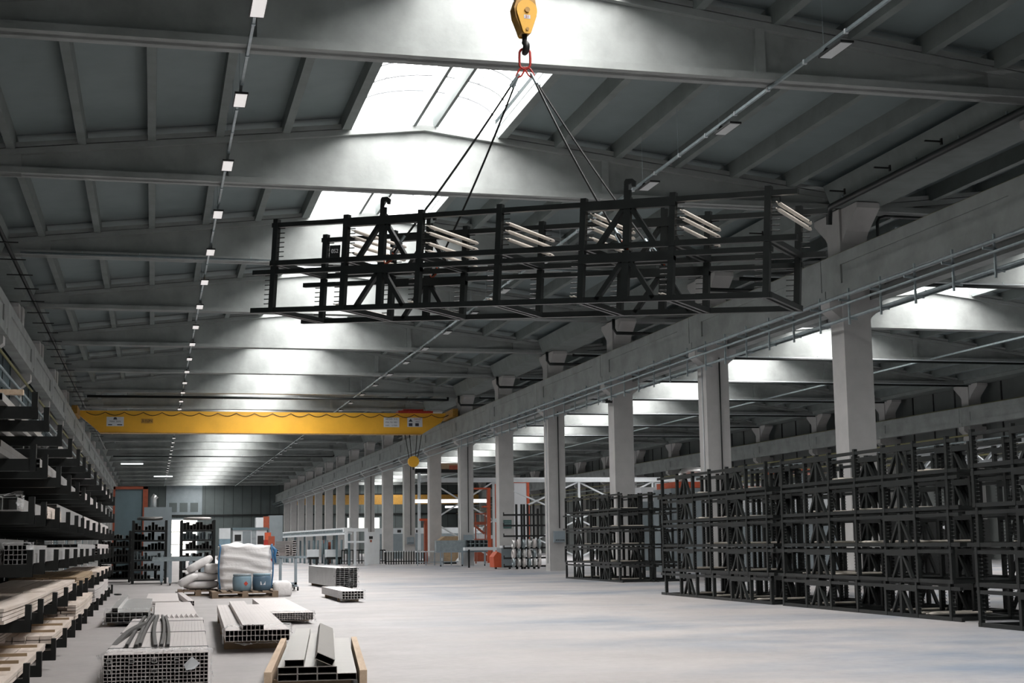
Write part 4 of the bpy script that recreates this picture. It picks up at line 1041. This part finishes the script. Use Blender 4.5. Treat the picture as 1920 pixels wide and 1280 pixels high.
# coil shelving
cs = empty('coil_rack', (15.35,64,0)); tag(cs, 'black cantilever rack holding wrapped wire coils beside the fourth nearest pillar', 'rack')
for x in (.62,.86,.98,1.15,1.42,1.62): MB().box(x-.045,.3,0,x+.045,.38,2.9 if x < 1.5 else 2.7).build('upright','black',cs)
for z in (2.38,1.9,1.43,.9,.45,.08):
    ar = MB().box(0,.26,z,2.05,.34,z+.08).build('arm','black',cs); MB().box(0,.25,z,.03,.35,z+.16).build('arm_stop','black',ar)
for k, z in enumerate((.95,.50,.13)):
    for i in range(6):
        x = .30+.24*i; mb = MB(); pts = [(x+.09,.15+.16*math.cos(t),z+.17+.16*math.sin(t)) for t in [2*PI*j/16 for j in range(17)]]
        mb.tube(pts, .065, 8, cap=False); o = mb.build('wire_coil', ['alu','aluw','galv'][(i+k)%3], smooth=True); o.location = (15.35,63.9,0)
        tag(o, 'silver wrapped coil on the %s shelf of the coil rack, %s from the left' % (['upper','middle','lowest'][k], ['first','second','third','fourth','fifth','sixth'][i]), 'coil', 'wrapped coils on the coil rack')

# ------------------------------------------------------------------ second nave behind the pillars
def lattice(y, xs, zt, label, m='whitep', zb=0, w=.14):
    l = empty('steel_lattice', (xs[0],y,0)); tag(l, label, 'frame')
    x0 = xs[0]
    MB().box(-.1,-.1,zt-.22,xs[-1]-x0+.1,.1,zt).build('top_beam', m, l)
    for x in xs: MB().box(x-x0-w/2,-w/2,zb,x-x0+w/2,w/2,zt).build('post', m, l)
    for a, b in zip(xs[:-1], xs[1:]):
        hm = zt/2
        for (z0, z1) in ((zb+.2,hm),(hm,zt-.2)):
            MB().bar((a-x0,0,z0),(b-x0,.02,z1),.09,.09).build('cross_brace', m, l); MB().bar((a-x0,.12,z1),(b-x0,.14,z0),.09,.09).build('cross_brace', m, l)
    return l
lattice(90, [16.9,20.87,26.49,31.5,36], 5.2, 'pale steel lattice frame with crossed braces behind the middle pillars')
lattice(62, [aty(1230,905,62).x, aty(1330,905,62).x], aty(1190,905,62).z, 'white steel lattice bay with crossed braces behind the third nearest pillar')
o = MB().box(17.3,96,5.3,41,96.3,5.55).build('runway_rail', 'whitep'); tag(o, 'long pale beam running across the second nave above the lattice frame', 'beam')
o = block('door_frame', 'tall white door panel in an orange-red frame behind the lattice', 'door panel', 92, [('panel','sign',964,905,990,975,.2),('frame_side','orange',925,902,932,975,.25),('frame_side','orange',987,902,993,975,.25),('frame_top','orange',925,900,993,905,.25)])
block('orange_crane_frame', 'orange-red gantry post and beam behind the fifth nearest pillar', 'gantry', 86, [('post','orange',914,915,920,965,.3),('beam','orange',889,914,920,917,.3),('lower_beam','orange',905,948,920,951,.3)])
st = block('stair_platform', 'orange steel stairs and platform behind the pillars', 'stairs', 84, [('platform','orr',890,978,912,983,1.2),('post','orr',891,960,893,1000,.1),('post','orr',909,960,911,1000,.1),('rail','orr',890,962,912,964,.1)])
a = aty(890,985,84); b = aty(908,1000,84); MB().bar((a.x-st.location.x,0,a.z),(b.x-st.location.x,0,b.z),.12,.12).build('stair_string','orr',st)
block('orange_lift', 'orange-red T-shaped post left of the far white lattice post', 'post', 88, [('post','orr',796,975,802,1040,.3),('crossbar','orange',788,972,804,976,.4)])
block('filter_deck', 'dark raised deck loaded with brown scrap between the far pillars', 'deck', 105, [('deck','dark',775,878,860,886,2),('load','card',828,868,862,879,1.5),('leg','whitep',784,886,789,1030,.3),('load','orr',842,872,860,880,1.2)])
for i, (x0, x1, yy) in enumerate(((778,918,938),(835,862,950),(1330,1420,1012))):
    a = aty(x0,yy,100 if i < 2 else 60); b = aty(x1,yy,100 if i < 2 else 60)
    o = MB().box(a.x,a.y,a.z-.07-.1*(i==0),b.x,a.y+.1,a.z+.07).build('tube_light','tube'); tag(o, ['long bright strip light behind the far pillars','short bright strip light under the long one','bright strip light behind the rack pile'][i], 'lamp')
block('white_line', 'white machine line with dark windows far behind the pillars', 'machine', 120, [('body','whitep',700,990,905,1001,1.5),('window','black',745,993,752,998,.1),('window','black',780,993,787,998,.1),('window','black',724,993,729,998,.1),('base','grey',700,1001,905,1030,1.5)])
block('boxes_pallet', 'white packed boxes on a stand behind the box tubes', 'boxes', 94, [('boxes','sign',897,1001,912,1010,.8),('boxes','sign',915,1003,925,1010,.8),('stand','orr',895,1010,926,1012,1)])
# extraction machine with silver duct
mx = block('extraction_machine', 'grey machine with orange-red casing behind the third nearest rack pile', 'machine', 52, [('casing','grey',1258,915,1345,1050,2),('orange_band','orange',1266,903,1345,914,2.1),('cabinet','grey',1262,960,1300,1045,.2)])
a = aty(1277,903,52.8); b = aty(1277,886,52.8); c = aty(1340,884,52.8)
pipe('air_duct', 'shiny silver elbow duct on the orange-banded machine behind the rack pile', [(a.x,a.y,a.z-.3),(a.x,a.y,a.z+.05),(a.x+.03,a.y,b.z-.1),(a.x+.12,a.y,b.z),(a.x+.28,a.y,b.z+.06),(c.x+.4,a.y,c.z+.02)], .16, 'alu', cat='duct')
block('red_line', 'long machine with orange-red bands seen over the rack pile', 'machine', 46, [('casing','whitep',1395,906,1600,960,1.5),('orange_band','orange',1380,911,1600,918,1.6),('top_band','orange',1470,879,1550,886,1.5),('support','grey',1500,886,1512,911,.4),('base','grey',1395,960,1600,1060,1.4)])
block('paint_booth', 'white cabinet behind the third rack pile', 'cabinet', 56, [('cabinet_body','sign',1202,913,1244,940,1),('vent','black',1206,925,1238,928,.1),('base','grey',1200,940,1246,1050,1)])
block('office_window', 'tall blue-lit window strip behind the second rack pile', 'window', 60, [('frame','whitep',1568,930,1600,1010,.2),('pane','winb',1576,935,1588,960,.1)])
# white overhead truss at the right
tr_ = empty('white_truss', (22,44,0)); tag(tr_, 'white steel truss structure above the rack piles at the right edge', 'frame')
A_ = aty(1700,856,48); B_ = aty(1940,822,42)
o0 = tr_.location
for dz in (0,-.55): MB().bar(A_-o0+Vector((0,0,dz)),B_-o0+Vector((0,0,dz)),.14,.14).build('chord','whitep',tr_)
for i in range(8):
    t0, t1 = i/8, (i+1)/8; p = A_-o0+(B_-A_)*t0; q = A_-o0+(B_-A_)*t1+Vector((0,0,-.55))
    if i%2: p.z -= .55; q.z += .55
    MB().bar(p,q,.08,.08).build('web_brace','whitep',tr_)
for t0 in (0,.5,1): p = A_-o0+(B_-A_)*t0; MB().box(p.x-.1,p.y-.1,0,p.x+.1,p.y+.1,p.z).build('post','whitep',tr_)
block('control_cabinets', 'row of pale cabinets with black openings behind the nearest rack piles', 'cabinet', 40, [('cabinets','dark',1640,975,1860,1060,1.2),('label','sign',1690,985,1700,992,.1),('label','sign',1760,985,1772,992,.1)])
for i, (px, w) in enumerate(((840,26),(952,20))):
    pass

# ------------------------------------------------------------------ look
S.view_settings.view_transform = 'Standard'; S.view_settings.look = 'None'; S.view_settings.gamma = 1; S.view_settings.exposure = 0.0
w_ = bpy.data.worlds.new('world'); S.world = w_; w_.use_nodes = True; w_.node_tree.nodes['Background'].inputs[0].default_value = (.8,.9,1,1); w_.node_tree.nodes['Background'].inputs[1].default_value = .5
